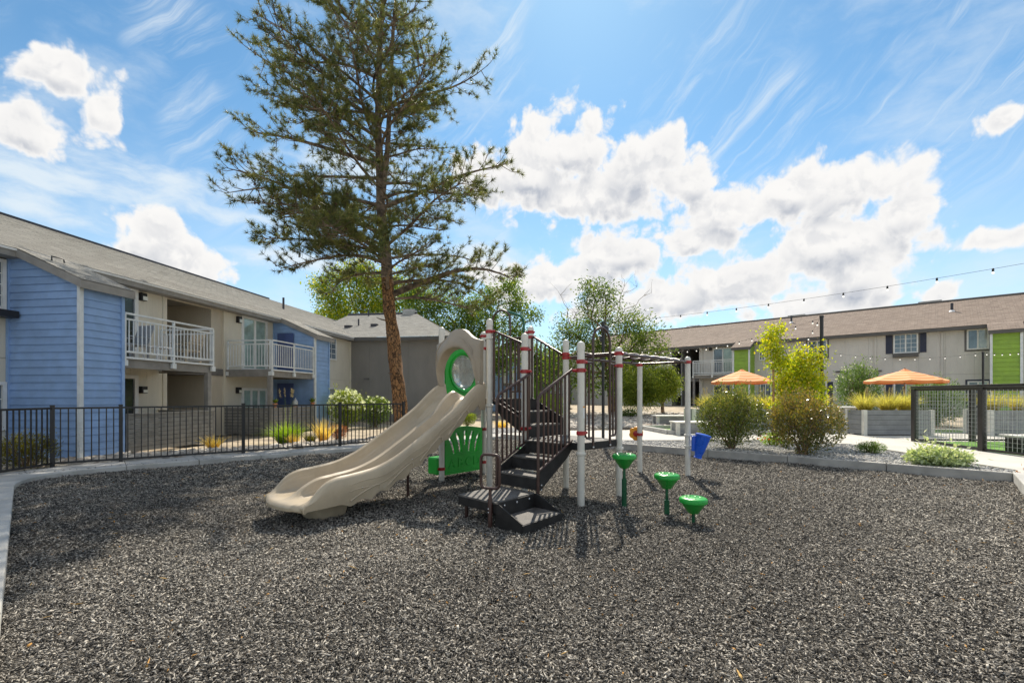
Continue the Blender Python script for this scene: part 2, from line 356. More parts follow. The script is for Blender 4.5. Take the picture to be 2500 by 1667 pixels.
# concrete walk on the left: slabs between the play area and the fence
WK = .085
nu = Vector((V_.x, V_.y)); uu = Vector((U.x, U.y))
walk = bpy.data.objects.new('walkway', None); COL.objects.link(walk); struct(walk)
edge = [NEARL+nu*2]+lc+[FC+uu*.0]
def offs(p, w): return p+nu*w
inn, outp = [], []
N_ = 9; eu = (FC-LC).normalized(); en = Vector((-eu.y, eu.x))
A0, A1 = lc[-1], FC+eu*1.2
for i in range(N_):
    a = A0.lerp(A1, i/N_); b = A0.lerp(A1, (i+1)/N_); g = eu*.006
    MB().prism([tuple(a+g), tuple(b-g), tuple(b-g+en*.95), tuple(a+g+en*.95)], -.2, WK).build('slab', M['conc'], walk, bevel=.012)
cen = lc[-1]+nu*1.0
poly = [tuple(p) for p in lc]+[tuple(lc[-1]+en*.95), tuple(lc[6]+en*.95-eu*.1), tuple(lc[4]+en*.8-eu*.6), tuple(lc[1]-eu*1.4+en*.2), tuple(lc[0]-uu*1.6)]
MB().prism(poly, -.2, WK).build('slab', M['conc'], walk, bevel=.012)
for i in range(4):
    a = lc[0]-nu*(3.0*i); b = lc[0]-nu*(3.0*(i+1)-.012)
    MB().prism([tuple(a-nu*.008), tuple(b), tuple(b-uu*1.6), tuple(a-nu*.008-uu*1.3)], -.2, WK).build('slab', M['conc'], walk, bevel=.012)
# right: curb in lengths, gravel bed, plaza
curb = bpy.data.objects.new('curb', None); COL.objects.link(curb); struct(curb)
CA, CB = FC+(RC_-FC)*.30, RC_
for i in range(5):
    a = CA.lerp(CB, i/5); b = CA.lerp(CB, (i+1)/5); dd = (b-a).normalized()*.005; w = uu*.15
    MB().prism([tuple(a+dd), tuple(b-dd), tuple(b-dd+w), tuple(a+dd+w)], -.2, .165+.002*(i % 2)).build('curb_stone', M['concd'], curb, bevel=.012)
for i in range(4):
    a = RC_-uu*(2.2*i); b = RC_-uu*(2.2*(i+1)); w = -nu*.16
    MB().prism([tuple(a+uu*.145), tuple(b+uu*.155), tuple(b+uu*.155+w), tuple(a+uu*.145+w)], -.2, .17).build('curb_stone', M['conc'], curb, bevel=.012)
PZ = .16
cw = uu*.16
GR = [tuple(CA+cw-Vector((.0,-.1))), (3.1, 13.55), (7.6, 13.65), (9.25, 12.45), (8.95, 8.15), tuple(RC_+cw)]
sheet('gravel_bed_ground', GR, .125, M['concd'])
plaza = MB()
plaza.prism([tuple(FC+eu*1.2), tuple(FC+uu*.16), tuple(CA+cw), (3.1, 13.55), (7.6, 13.65), (9.25, 12.45), (8.95, 8.15), tuple(RC_+cw+Vector((.05, 0))), tuple(RC_-nu*.2), tuple(NEARR-nu*.2), (30, -6), (40, 19), (9, 17.9), (1.2, 17.2)], -.2, PZ)
struct(plaza.build('plaza', pm('plaza_concrete', (.55,.525,.475), .85, .07, .9, .2, 110, stain=.12)))
# ground behind the plaza climbs to the right-hand building
sl = MB(); rows = []
for i in range(9):
    f_ = i/8; z = .13+(.62-.13)*f_; a = Vector((0.2, 17.15)).lerp(Vector((4, 30)), f_); b = Vector((44, 18.9)).lerp(Vector((60, 30)), f_)
    rows.append([(a.x+(b.x-a.x)*k/10, a.y+(b.y-a.y)*k/10, z) for k in range(11)])
rows.append([(x, 120, .62) for x, y, z in rows[-1]])
sl.grid(rows); struct(sl.build('bank_ground', M['soil']))
def bank_z(x, y):
    t = (y-17.2)/12.6; return .13+.49*min(1, max(0, t))
# --------------------------------------------- scattered matter
def in_poly(x, y, poly):
    r = np.zeros(len(x), bool); n = len(poly)
    for i in range(n):
        x0, y0 = poly[i][0], poly[i][1]; x1, y1 = poly[(i+1) % n][0], poly[(i+1) % n][1]
        c = ((y0 > y) != (y1 > y)) & (x < (x1-x0)*(y-y0)/(y1-y0+1e-12)+x0); r ^= c
    return r
def rot_mats(n, tilt, rng=RNG):
    """random yaw, tilt about a random level axis"""
    a = rng.uniform(0, 2*np.pi, n); b = rng.normal(0, tilt, n); c = rng.normal(0, tilt, n)
    ca, sa, cb, sb, cc, sc = np.cos(a), np.sin(a), np.cos(b), np.sin(b), np.cos(c), np.sin(c)
    Rz = np.zeros((n, 3, 3)); Rz[:, 0, 0] = ca; Rz[:, 0, 1] = -sa; Rz[:, 1, 0] = sa; Rz[:, 1, 1] = ca; Rz[:, 2, 2] = 1
    Ry = np.zeros((n, 3, 3)); Ry[:, 0, 0] = cb; Ry[:, 0, 2] = sb; Ry[:, 2, 0] = -sb; Ry[:, 2, 2] = cb; Ry[:, 1, 1] = 1
    Rx = np.zeros((n, 3, 3)); Rx[:, 1, 1] = cc; Rx[:, 1, 2] = -sc; Rx[:, 2, 1] = sc; Rx[:, 2, 2] = cc; Rx[:, 0, 0] = 1
    return Rz@Ry@Rx
def scatter(name, base_v, base_f, pos, size, mat, tilt=.3, jitter=.25, aniso=None, parent=None, smooth=False, attr=None, label=None, cat=None):
    n = len(pos); k = len(base_v)
    R = rot_mats(n, tilt); S = size[:, None]*np.ones((n, 3))
    if aniso is not None: S = S*aniso
    B = base_v[None]*(1+RNG.normal(0, jitter, (n, k, 3)))
    B = B*S[:, None, :]; Vv = np.einsum('nij,nkj->nki', R, B)+pos[:, None, :]
    Ff = base_f[None]+(np.arange(n)*k)[:, None, None]
    at = RNG.random(n) if attr is None else attr
    o = np_obj(name, Vv.reshape(-1, 3), Ff.reshape(-1, base_f.shape[1]), mat, parent, np.repeat(at, len(base_f)), smooth)
    o['kind'] = 'stuff'
    if label: tag(o, label, cat)
    return o
OCT_V = np.array([[1,0,0],[-1,0,0],[0,1,0],[0,-1,0],[0,0,1],[0,0,-1]], float); OCT_F = np.array([[0,2,4],[2,1,4],[1,3,4],[3,0,4],[2,0,5],[1,2,5],[3,1,5],[0,3,5]])
PH = (1+5**.5)/2
ICO_V = np.array([[-1,PH,0],[1,PH,0],[-1,-PH,0],[1,-PH,0],[0,-1,PH],[0,1,PH],[0,-1,-PH],[0,1,-PH],[PH,0,-1],[PH,0,1],[-PH,0,-1],[-PH,0,1]])/1.902
ICO_F = np.array([[0,11,5],[0,5,1],[0,1,7],[0,7,10],[0,10,11],[1,5,9],[5,11,4],[11,10,2],[10,7,6],[7,1,8],[3,9,4],[3,4,2],[3,2,6],[3,6,8],[3,8,9],[4,9,5],[2,4,11],[6,2,10],[8,6,7],[9,8,1]])
def subdiv(V, Fc):
    V = [tuple(p) for p in V]; c = {}; out = []
    def mid(a, b):
        k = (min(a, b), max(a, b))
        if k not in c:
            p = (np.array(V[a])+np.array(V[b]))/2; p = p/np.linalg.norm(p); V.append(tuple(p)); c[k] = len(V)-1
        return c[k]
    for a, b, d in Fc:
        x, y, z = mid(a, b), mid(b, d), mid(d, a); out += [(a,x,z),(b,y,x),(d,z,y),(x,y,z)]
    return np.array(V), np.array(out)
ICO2_V, ICO2_F = subdiv(ICO_V, ICO_F)
def grainmat(name, cols, rough=.8, spec=.4, bump=0):
    m = bpy.data.materials.new(name); m.use_nodes = True; T = NT(m.node_tree); b = T.n['Principled BSDF']
    at = T.add('ShaderNodeAttribute', attribute_name='rnd').outputs['Fac']
    cr = T.add('ShaderNodeValToRGB', ins={0: at}); e = cr.color_ramp.elements
    while len(e) < len(cols): e.new(.5)
    for i, (p, c) in enumerate(cols): e[i].position = p; e[i].color = (*c, 1)
    pos = T.add('ShaderNodeNewGeometry').outputs['Position']
    nz = T.add('ShaderNodeTexNoise', ins={'Vector': pos, 'Scale': 60. if not bump else 14., 'Detail': 4.}).outputs[0]
    c = T.mix(T.ramp(nz, .35, .7, 0, .55), cr.outputs[0], T.mix(1.0, cr.outputs[0], (.45, .43, .4), 'MULTIPLY'))
    T.l.new(c, b.inputs['Base Color']); b.inputs['Roughness'].default_value = rough; b.inputs['Specular IOR Level'].default_value = spec
    return m
MUL = grainmat('rubber_chip', [(0, (.02,.02,.021)), (.2, (.066,.063,.059)), (.42, (.245,.229,.205)), (.72, (.50,.466,.41)), (.985, (.74,.69,.60)), (1, (.55,.30,.09))], .8, .22)
PEB = grainmat('river_pebble', [(0, (.24,.22,.20)), (.3, (.42,.38,.33)), (.6, (.55,.50,.43)), (.85, (.66,.60,.52)), (1, (.33,.24,.17))], .75, .3, 1)
GRV = grainmat('crushed_stone', [(0, (.22,.22,.225)), (.35, (.40,.40,.40)), (.7, (.56,.55,.53)), (1, (.70,.68,.63))], .85, .3, 1)
play_poly = [tuple(p) for p in PLAY]
def mound(x, y):
    z = .018*np.sin(x*1.1+.6*np.sin(y*.9))*np.sin(y*1.3+.8)+.010*np.sin(x*3.1+1.)*np.sin(y*2.7)+.006*np.sin(x*7.3+2*np.sin(y*2.2))*np.sin(y*6.1)
    for cx_, cy_, dp, s_ in ((-2.9, 5.2, .05, .5), (.5, 4.9, .03, .4), (1.9, 5.5, .02, .5)): z = z-dp*np.exp(-((x-cx_)**2+(y-cy_)**2)/s_**2)
    return z
gx, gy = np.arange(-9.4, 9.4, .1), np.arange(-1.0, 16.2, .1); XX, YY = np.meshgrid(gx, gy, indexing='ij'); ins_ = in_poly(XX.ravel(), YY.ravel(), play_poly).reshape(XX.shape)
keep = ins_[:-1, :-1] | ins_[1:, :-1] | ins_[:-1, 1:] | ins_[1:, 1:]; I_, J_ = np.nonzero(keep); nj = len(gy)
struct(np_obj('play_area_ground', np.stack([XX.ravel(), YY.ravel(), mound(XX.ravel(), YY.ravel())-.010], 1), np.stack([I_*nj+J_, (I_+1)*nj+J_, (I_+1)*nj+J_+1, I_*nj+J_+1], 1), M['rubber'], smooth=True))
TET_V = np.array([[1,0,-.35],[-.8,.75,-.35],[-.8,-.75,-.35],[-.1,.05,.9]], float); TET_F = np.array([[0,1,3],[1,2,3],[2,0,3],[0,2,1]])
def in_view(x, y, m=.2): return (np.abs(x) < (1.116+m)*y+.15)
def chips(name, y0, y1, dens, smin, smax, label):
    w = 1.25*y1+.3; n = int(dens*(2*w)*(y1-y0)); x = RNG.uniform(-w, w, n); y = RNG.uniform(y0, y1, n)
    k = in_poly(x, y, play_poly) & in_view(x, y); x, y = x[k], y[k]; n = len(x)
    size = RNG.uniform(smin, smax, n)
    P = np.stack([x, y, mound(x, y)+RNG.uniform(-.004, .012, n)], 1)
    an = np.stack([RNG.uniform(.7, 1.7, n), RNG.uniform(.3, .6, n), RNG.uniform(.2, .45, n)], 1)
    low = np.clip(.5+.5*np.sin(x*.9+1.1*np.sin(y*.7))*np.cos(y*.6), 0, 1)
    at = np.clip(RNG.beta(1.05, 1.25, n)*(.70+.34*low), 0, .984); at[RNG.random(n) < .0035] = 1.
    return scatter(name, TET_V, TET_F, P, size, MUL, .5, .3, an, attr=at, label=label, cat='rubber mulch')
chips('rubber_mulch', 2.15, 4.4, 7400, .005, .018, 'black and grey shredded rubber mulch in the foreground of the play area')
chips('rubber_mulch', 4.4, 7.6, 4000, .007, .020, 'black and grey shredded rubber mulch under and before the slide and stairs')
chips('rubber_mulch', 7.6, 15.9, 1300, .013, .025, 'shredded rubber mulch at the far side of the play area behind the structure')
# stray chips kicked onto the concrete
sx_, sy_ = [], []
for _ in range(420):
    q = LC.lerp(FC, random.random()**1.3)+en*abs(random.gauss(0, .16)) if random.random() < .6 else RC_.lerp(FC, random.random()*.68)+uu*abs(random.gauss(0, .05)); sx_.append(q.x); sy_.append(q.y)
sx_, sy_ = np.array(sx_), np.array(sy_); zz_ = np.where(np.array([(Vector((p, q))-LC).dot(en) >= -.01 and (Vector((p, q))-RC_).dot(uu) < -.2 for p, q in zip(sx_, sy_)]), WK+.006, .172)
scatter('rubber_mulch', TET_V, TET_F, np.stack([sx_, sy_, zz_], 1), RNG.uniform(.008, .02, len(sx_)), MUL, .2, .3, np.tile([1.2, .5, .35], (len(sx_), 1)), attr=RNG.random(len(sx_))*.6, label='stray rubber chips kicked onto the walkway and curb', cat='rubber mulch')
# fallen yellow leaves and needles
n = 90; x = RNG.uniform(-7, 7, n); y = RNG.uniform(2.4, 8.5, n); k = in_poly(x, y, play_poly) & in_view(x, y); x, y = x[k], y[k]; n = len(x)
scatter('fallen_needles', OCT_V, OCT_F, np.stack([x, y, mound(x, y)+.02], 1), RNG.uniform(.02, .07, n), pm('dry_leaf', (.48,.30,.09), .8, .3, 20), .15, .2,
        np.stack([np.ones(n), RNG.uniform(.06, .2, n), np.full(n, .05)], 1), label='fallen yellow needles and small leaves lying on the rubber mulch', cat='leaf litter')
def stones(name, poly, n, smin, smax, zf, mat, label, fine=True, flat=.6):
    xs = [p[0] for p in poly]; ys = [p[1] for p in poly]
    x = RNG.uniform(min(xs), max(xs), n*4); y = RNG.uniform(min(ys), max(ys), n*4)
    k = in_poly(x, y, poly); x, y = x[k][:n], y[k][:n]; n = len(x); s = RNG.uniform(smin, smax, n)
    z = np.array([zf(a, b) for a, b in zip(x, y)])+s*flat*.35*RNG.uniform(.2, 1.4, n)
    an = np.stack([RNG.uniform(.85, 1.5, n), RNG.uniform(.7, 1.1, n), RNG.uniform(flat*.6, flat*1.2, n)], 1)
    bv, bf = (ICO2_V, ICO2_F) if fine else (ICO_V, ICO_F)
    return scatter(name, bv, bf, np.stack([x, y, z], 1), s, mat, .25, .05 if fine else .12, an, smooth=fine, label=label, cat='stones')
# ------------------------------------------------------------------ left-hand building (blue and greige)
def wallmat(name, col, d, groove=.203):
    m = bpy.data.materials.new(name); m.use_nodes = True; T = NT(m.node_tree); b = T.n['Principled BSDF']
    pos = T.add('ShaderNodeNewGeometry').outputs['Position']
    s = T.vmath('DOT_PRODUCT', pos, tuple(d)); fr = T.math('FRACT', T.math('DIVIDE', s, groove))
    gr = T.ramp(T.math('ABSOLUTE', T.math('SUBTRACT', fr, .5)), .455, .485)
    nz = T.add('ShaderNodeTexNoise', ins={'Vector': T.vmath('MULTIPLY', pos, (1, 1, .4)), 'Scale': .9, 'Detail': 6., 'Roughness': .6}).outputs[0]
    n2 = T.add('ShaderNodeTexNoise', ins={'Vector': T.vmath('MULTIPLY', pos, (1, 1, .12)), 'Scale': 30., 'Detail': 4.}).outputs[0]
    c = T.mix(T.ramp(nz, .3, .7), tuple(x*.9 for x in col), tuple(x*1.07 for x in col)); c = T.mix(T.math('MULTIPLY', T.ramp(n2, .4, .7), .12), c, tuple(x*.7 for x in col))
    T.l.new(c, b.inputs['Base Color']); b.inputs['Roughness'].default_value = .75
    h = T.math('ADD', T.math('MULTIPLY', gr, -1.0), T.math('MULTIPLY', n2, .15))
    bm = T.add('ShaderNodeBump', ins={'Strength': .55, 'Distance': .008, 'Height': h}); T.l.new(bm.outputs[0], b.inputs['Normal']); return m
d_l = Vector((.1328, .9911)); n_l = Vector((-.9911, .1328))
L = Fr((-9.70, 10.30), d_l, n_l); TW = 1.94
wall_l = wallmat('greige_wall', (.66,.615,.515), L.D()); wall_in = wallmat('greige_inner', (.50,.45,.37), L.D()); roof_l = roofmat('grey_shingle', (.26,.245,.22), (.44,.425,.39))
roof_r = roofmat('brown_shingle', (.20,.15,.12), (.37,.29,.235))
def panels(fr, s0, s1, z0, z1, t, mat, parent, step=1.22, name='wall_panel', th=.03, side=-1):
    """wall faced with sheets that meet at fine joints; side -1: face at t, sheet lies behind it"""
    n = max(1, round((s1-s0)/step)); w = (s1-s0)/n; g = .003
    for i in range(n):
        mb = MB(); fr.box(mb, s0+i*w+g, s0+(i+1)*w-g, t, t+th, z0, z1); mb.build(name, mat, parent)
def window(fr, s0, s1, z0, z1, t, parent, glass, frame=None, cols=2, mun=None, trim=None, deep=.06, fw=.075, name='window', outer=.09, glasses=None):
    """window standing proud of the wall at t: frame with panes, muntins and outer trim under it"""
    frame = frame or M['white']; mb = MB()
    for a, b, c, e in ((s0, s1, z0, z0+fw), (s0, s1, z1-fw, z1), (s0, s0+fw, z0+fw, z1-fw), (s1-fw, s1, z0+fw, z1-fw)):
        fr.box(mb, a, b, t-deep, t+.01, c, e)
    w = mb.build(name, frame, parent)
    W_ = (s1-s0-2*fw)/cols
    for i in range(cols):
        a = s0+fw+i*W_; b = a+W_; tt = t-.02+.012*(i % 2)
        if i:
            m2 = MB(); fr.box(m2, a-fw*.45, a+fw*.45, t-deep+.006, t+.012, z0+fw, z1-fw); m2.build('mullion', frame, w)
        m2 = MB(); fr.box(m2, a, b, tt-.006, tt, z0+fw, z1-fw); m2.build('pane', (glasses[i] if glasses else glass), w)
        if mun:
            nx, nz = mun; m3 = MB()
            for k in range(1, nx): fr.box(m3, a+(b-a)*k/nx-.01, a+(b-a)*k/nx+.01, tt-.016, tt-.007, z0+fw, z1-fw)
            for k in range(1, nz): zz = z0+fw+(z1-z0-2*fw)*k/nz; fr.box(m3, a, b, tt-.018, tt-.009, zz-.01, zz+.01)
            m3.build('muntin', frame, w)
    if trim:
        m4 = MB(); o = outer
        for a, b, c, e in ((s0-o, s1+o, z0-o, z0), (s0-o, s1+o, z1, z1+o), (s0-o, s0, z0, z1), (s1, s1+o, z0, z1)): fr.box(m4, a, b, t-.025, t+.01, c, e)
        m4.build('trim', trim, w)
    return w
def balcony(fr, s0, s1, t0, t1, zd, parent, side0=False, side1=False, drop=.27, step=.115, rmat=None, top=1.08):
    rm = rmat or M['rail']
    mb = MB(); fr.box(mb, s0, s1, t0+.04, t1, zd-.06, zd); fr.box(mb, s0, s1, t0+.06, t0+.14, zd-drop, zd-.06); fr.box(mb, s1-.06, s1, t0+.14, t1, zd-drop, zd-.06); fr.box(mb, s0, s0+.06, t0+.14, t1, zd-drop, zd-.06)
    b = mb.build('balcony', M['grey'], parent)
    def run(pa, pb):
        pa, pb = Vector(pa), Vector(pb); d = pb-pa; Ln = d.length
        for z, h, w in ((top, .045, .06), (top-.14, .04, .04), (.13, .045, .045), (-.02, .05, .05)):
            MB().beam(pa+Vector((0, 0, z)), pb+Vector((0, 0, z)), w, h).build('rail', rm, b)
        n = max(2, round(Ln/step)); me = None
        m1 = MB(); m1.box(-.009, -.009, 0, .009, .009, top-.29)
        p0_ = proto(m1, 'baluster', rm, pa+d/n+Vector((0, 0, .15)), b, math.atan2(d.y, d.x))
        for i in range(2, n): inst('baluster', p0_.data, pa+d*i/n+Vector((0, 0, .15)), b, math.atan2(d.y, d.x))
        for q in (0, .5, 1) if Ln > 1.9 else (0, 1):
            c = pa+d*q; u = d.normalized()*.026; x = Vector((-u.y, u.x, 0))
            MB().obox(c-u-x-Vector((0, 0, .14)), u*2, x*2, (0, 0, top+.12)).build('rail_post', rm, b)
            MB().obox(c-u*2.4-x*1.4-Vector((0, 0, .22)), u*4.8, x*2.8, (0, 0, .14)).build('bracket', rm, b)
    run(fr.p(s0+.03, t0, zd), fr.p(s1-.03, t0, zd))
    if side0: run(fr.p(s0+.03, t0+.07, zd), fr.p(s0+.03, t1-.05, zd))
    if side1: run(fr.p(s1-.03, t0+.07, zd), fr.p(s1-.03, t1-.05, zd))
    return b
def lap_siding(fr_p, length, z0, z1f, mat, parent, lap=.172, dirv=None, outv=None):
    """overlapping boards; fr_p(a) gives the wall point at run a, z1f(a) the top edge height"""
    n = int((max(z1f(0), z1f(length))-z0)/lap)+1
    for i in range(n):
        za = z0+i*lap; zb = za+lap+.02
        if za >= max(z1f(0), z1f(length))-.01: break
        # the board follows the sloped top edge
        def top(a): return min(zb, z1f(a))
        ks = [0.0, length]
        h0, h1 = z1f(0), z1f(length)
        for zz in (za, zb):
            if (h0-zz)*(h1-zz) < 0: ks.append(length*(zz-h0)/(h1-h0))
        ks = sorted(k for k in ks if z1f(k) >= za-1e-6)
        if len(ks) < 2: continue
        pts_o, pts_i = [], []
        mb = MB(); out = outv
        bot = [fr_p(k)+out*.034+Vector((0, 0, za)) for k in ks]; topo = [fr_p(k)+out*(.034-.03*(top(k)-za)/(zb-za))+Vector((0, 0, max(top(k), za+.002))) for k in ks]
        boti = [p-out*.046 for p in bot]; topi = [fr_p(k)-out*.012+Vector((0, 0, max(top(k), za+.002))) for k in ks]
        m = len(ks); vs = bot+topo+boti+topi; fs = []
        for j in range(m-1):
            fs += [(j, j+1, m+j+1, m+j), (2*m+j+1, 2*m+j, 3*m+j, 3*m+j+1), (j+1, j, 2*m+j, 2*m+j+1), (m+j, m+j+1, 3*m+j+1, 3*m+j)]
        fs += [(0, m, 3*m, 2*m), (m-1, 2*m+m-1, 3*m+m-1, m+m-1)]
        mb.add(vs, fs).build('siding_board', mat, parent)
def roof_courses(corners_lo, corners_hi, mat, parent, name='shingles', course=.143):
    """shingle courses between an eave line and a ridge line (each a pair of points)"""
    a0, a1 = (Vector(p) for p in corners_lo); b0, b1 = (Vector(p) for p in corners_hi)
    Ls = max((b0-a0).length, (b1-a1).length); sd = ((b0+b1)/2-(a0+a1)/2); al = (a1-a0).normalized(); nrm = al.cross(sd).normalized()
    if nrm.z < 0: nrm = -nrm
    up = nrm.cross(al).normalized()
    if up.dot(sd) < 0: up = -up
    n = max(1, int(Ls/course)); mb = MB()
    for i in range(n):
        f0, f1 = i/n, (i+1)/n
        p0, p1 = a0.lerp(b0, f0), a1.lerp(b1, f0); q0, q1 = a0.lerp(b0, f1), a1.lerp(b1, f1)
        e = nrm*.013; mb.add([p0+e, p1+e, q1+nrm*.001, q0+nrm*.001, p0, p1], [(0, 1, 2, 3), (5, 1, 0, 4)])
    def uv(p): r = p-a0; return (r.dot(al), r.dot(up))
    o = mb.build(name, mat, parent, uv=uv); o['kind'] = 'stuff'; return o
bl = root('apartment_building', L.p(6, 4, 0), 'two storey greige apartment building with blue bays and white balconies along the black fence', 'building')
SL = .44; ZE = 4.80; TE = 1.50; TR = 6.9; ZR = ZE+SL*(TR-TE); S0, S1 = -9.0, 16.4
def roof_z(t): return ZE+SL*(t-TE)
# body behind the facing
mb = MB(); L.box(mb, S0, 3.75-.0, TW+.04, 9.6, 0, ZE-.02); L.box(mb, 6.05, 26, TW+.04, 9.6, 0, ZE-.02); L.box(mb, 3.75, 6.05, 5.2, 9.6, 0, ZE); mb.build('wall_body', wall_in, bl)
sA, sB = L.s_(406, TW), L.s_(545, TW)
zlint = L.z_(470, 744, TW)
for z0, z1 in ((0, 2.33), (2.345, ZE-.04)):
    panels(L, S0, sA, z0, z1, TW, wall_l, bl); panels(L, sB, S1, z0, z1, TW, wall_l, bl)
# open breezeway between the flats
mb = MB(); L.box(mb, sA, sB, TW-.01, TW+.05, zlint, ZE-.05); mb.build('lintel', pm('lintel_paint', (.47,.42,.33), .7, .06, 3), bl)
mb = MB(); L.box(mb, sA-.14, sA, TW-.03, TW+.06, 0, ZE-.05); mb.build('corner_board', wall_l, bl)
mb = MB(); L.box(mb, sB, sB+.16, TW-.03, TW+.06, 0, ZE-.05); mb.build('corner_board', wall_l, bl)
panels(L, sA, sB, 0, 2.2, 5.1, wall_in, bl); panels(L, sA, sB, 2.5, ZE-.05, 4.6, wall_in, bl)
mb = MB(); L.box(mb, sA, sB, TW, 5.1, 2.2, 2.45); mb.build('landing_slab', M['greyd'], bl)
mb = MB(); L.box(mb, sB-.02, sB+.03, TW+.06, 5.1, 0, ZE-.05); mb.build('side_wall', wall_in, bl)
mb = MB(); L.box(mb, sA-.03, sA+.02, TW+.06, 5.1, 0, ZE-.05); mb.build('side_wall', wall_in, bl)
mb = MB(); L.box(mb, sA, sB, TW+.06, 5.1, ZE-.07, ZE-.03); mb.build('soffit', M['fascia'], bl)
# roof
pl = lambda s, t, dz=0.: L.p(s, t, roof_z(t)+dz)
roof_courses((pl(S0, TE), pl(S1+9, TE)), (pl(S0, TR), pl(S1+9, TR)), roof_l, bl)
roof_courses((L.p(S1+9, 2*TR-TE, ZE), L.p(S0, 2*TR-TE, ZE)), (pl(S1+9, TR), pl(S0, TR)), roof_l, bl)
mb = MB(); mb.obox(pl(S0, TE, -.20), L.D()*(S1-S0+.3), L.N()*.03, (0, 0, .19)); mb.build('fascia', M['fascia'], bl)
mb = MB(); mb.obox(pl(S0, TE+.03, -.20), L.D()*(S1-S0+.3), L.N()*(TW-TE), (0, 0, .02)); mb.build('soffit', M['fascia'], bl)
mb = MB(); mb.obox(pl(S0, TE-.035, -.05), L.D()*(S1-S0+.3), L.N()*.035, (0, 0, .05)); mb.build('drip_edge', M['white'], bl)
mb = MB(); mb.obox(pl(S0, TR-.08, -.02), L.D()*(L.s_(655, TR)-S0), L.N()*.16, (0, 0, .11)); mb.build('ridge_cap', M['vent'], bl)
mb = MB(); mb.extrude([L.p(S0, TE+.1, ZE-.25), pl(S0, TR, -.05), L.p(S0, 2*TR-TE-.1, ZE-.25)], L.D()*.05); mb.build('gable_wall', wall_l, bl)
# blue bays
def bay(s0, s1, ov=.14):
    zb = lambda t: roof_z(t)-.10
    mb = MB(); fr = L
    mb.extrude([L.p(s0+.03, .03, 0), L.p(s0+.03, TW+.02, 0), L.p(s0+.03, TW+.02, zb(TW)), L.p(s0+.03, .03, zb(.03))], L.D()*(s1-s0-.06)); mb.build('bay_core', M['bluesid'], bl)
    lap_siding(lambda a: L.p(s0+.03, a, 0), TW, .06, lambda a: zb(a), M['bluesid'], bl, outv=-L.D())
    lap_siding(lambda a: L.p(s0+a, .03, 0), s1-s0, .06, lambda a: zb(0), M['bluesid'], bl, outv=-L.N())
    lap_siding(lambda a: L.p(s1-.03, a, 0), TW, .06, lambda a: zb(a), M['bluesid'], bl, outv=L.D())
    mb = MB(); L.box(mb, s0-.036, s0+.05, -.036, .035, 0, zb(0)-.01); mb.build('corner_board', M['rail'], bl)
    mb = MB(); L.box(mb, s1-.05, s1+.02, -.036, .05, 0, zb(0)-.01); mb.build('corner_board', M['bluesid'], bl)
    mb = MB(); L.box(mb, s0-.03, s0+.04, TW-.07, TW-.005, 0, zb(TW)-.05); mb.build('corner_board', M['bluesid'], bl)
    # roof tongue running down over the bay
    lo = -.20
    roof_courses((pl(s0-ov, lo), pl(s1+ov, lo)), (pl(s0-ov-.0, TE+.02, .012), pl(s1+ov, TE+.02, .012)), roof_l, bl)
    for sx, w in ((s0-ov, .03), (s1+ov-.03, .03)):
        mb = MB(); mb.extrude([pl(sx, lo, -.005), pl(sx, TW, -.005), pl(sx, TW, -.19), pl(sx, lo, -.19)], L.D()*w); mb.build('rake_board', M['fascia'], bl)
    mb = MB(); mb.obox(pl(s0-ov+.031, lo, -.19), L.D()*(s1-s0+2*ov-.062), L.N()*.03, (0, 0, .18)); mb.build('fascia', M['fascia'], bl)
    mb = MB(); mb.extrude([pl(s0-ov+.032, lo+.031, -.18), pl(s0-ov+.032, TW, -.18), pl(s0-ov+.032, TW, -.03), pl(s0-ov+.032, lo+.031, -.03)], L.D()*(s1-s0+2*ov-.064)); mb.build('roof_deck', M['fascia'], bl)
b1s0, b1s1 = 0.0, L.s_(300, 0); b2s0, b2s1 = L.s_(769, 0), L.s_(803, 0)
bay(b1s0, b1s1); bay(b2s0, b2s1)
bay(16.0-22.4, 16.0-21.3)
# storage door inside the second bay's flank
for z0, z1 in ((.1, 2.0), (2.46, 4.15)):
    mb = MB(); mb.obox(L.p(b2s0-.045, .95, z0), -L.D()*.03, L.N()*.75, (0, 0, z1-z0)); mb.build('storage_door', M['bluedoor'], bl, bevel=.008)
# windows and doors
zt = lambda px, py: L.z_(px, py, TW)
window(L, L.s_(-140, TW), L.s_(11, TW), zt(8, 757), zt(8, 634), TW, bl, M['bglass'], mun=(1, 4), trim=M['greyd'], outer=.06)
window(L, L.s_(-140, TW), L.s_(12, TW), zt(8, 1050), zt(8, 932), TW, bl, M['bglass'], mun=(1, 3), outer=.06)
fb = MB(); L.box(fb, L.s_(-160, TW), L.s_(14, TW), TW-.38, TW-.05, zt(8, 775)-.02, zt(8, 757)-.03); fb.build('flower_box', M['black'], bl, bevel=.02)
dz = 2.47; ZT2 = zt(620, 776)
s_d0, s_d1 = L.s_(334, TW)-1.85, L.s_(334, TW)
window(L, s_d0, s_d1, dz, ZT2+.02, TW, bl, M['dglass'], fw=.11, name='sliding_door')
window(L, s_d0, s_d1, .08, 2.08, TW, bl, M['dglass'], fw=.11, name='sliding_door', glasses=[M['curtain'], M['dglass']])
d2a, d2b = L.s_(588, TW), L.s_(650.5, TW)
window(L, d2a, d2b, dz, ZT2, TW, bl, M['curtain'], fw=.11, name='sliding_door')
window(L, d2a, d2b, .08, zt(620, 947), TW, bl, M['curtain'], fw=.11, cols=3, name='sliding_door')
w3a, w3b = L.s_(796, TW), L.s_(819.5, TW)
window(L, w3a, w3b, zt(812, 879), zt(812, 824), TW, bl, M['bglass'], mun=(2, 4), cols=1)
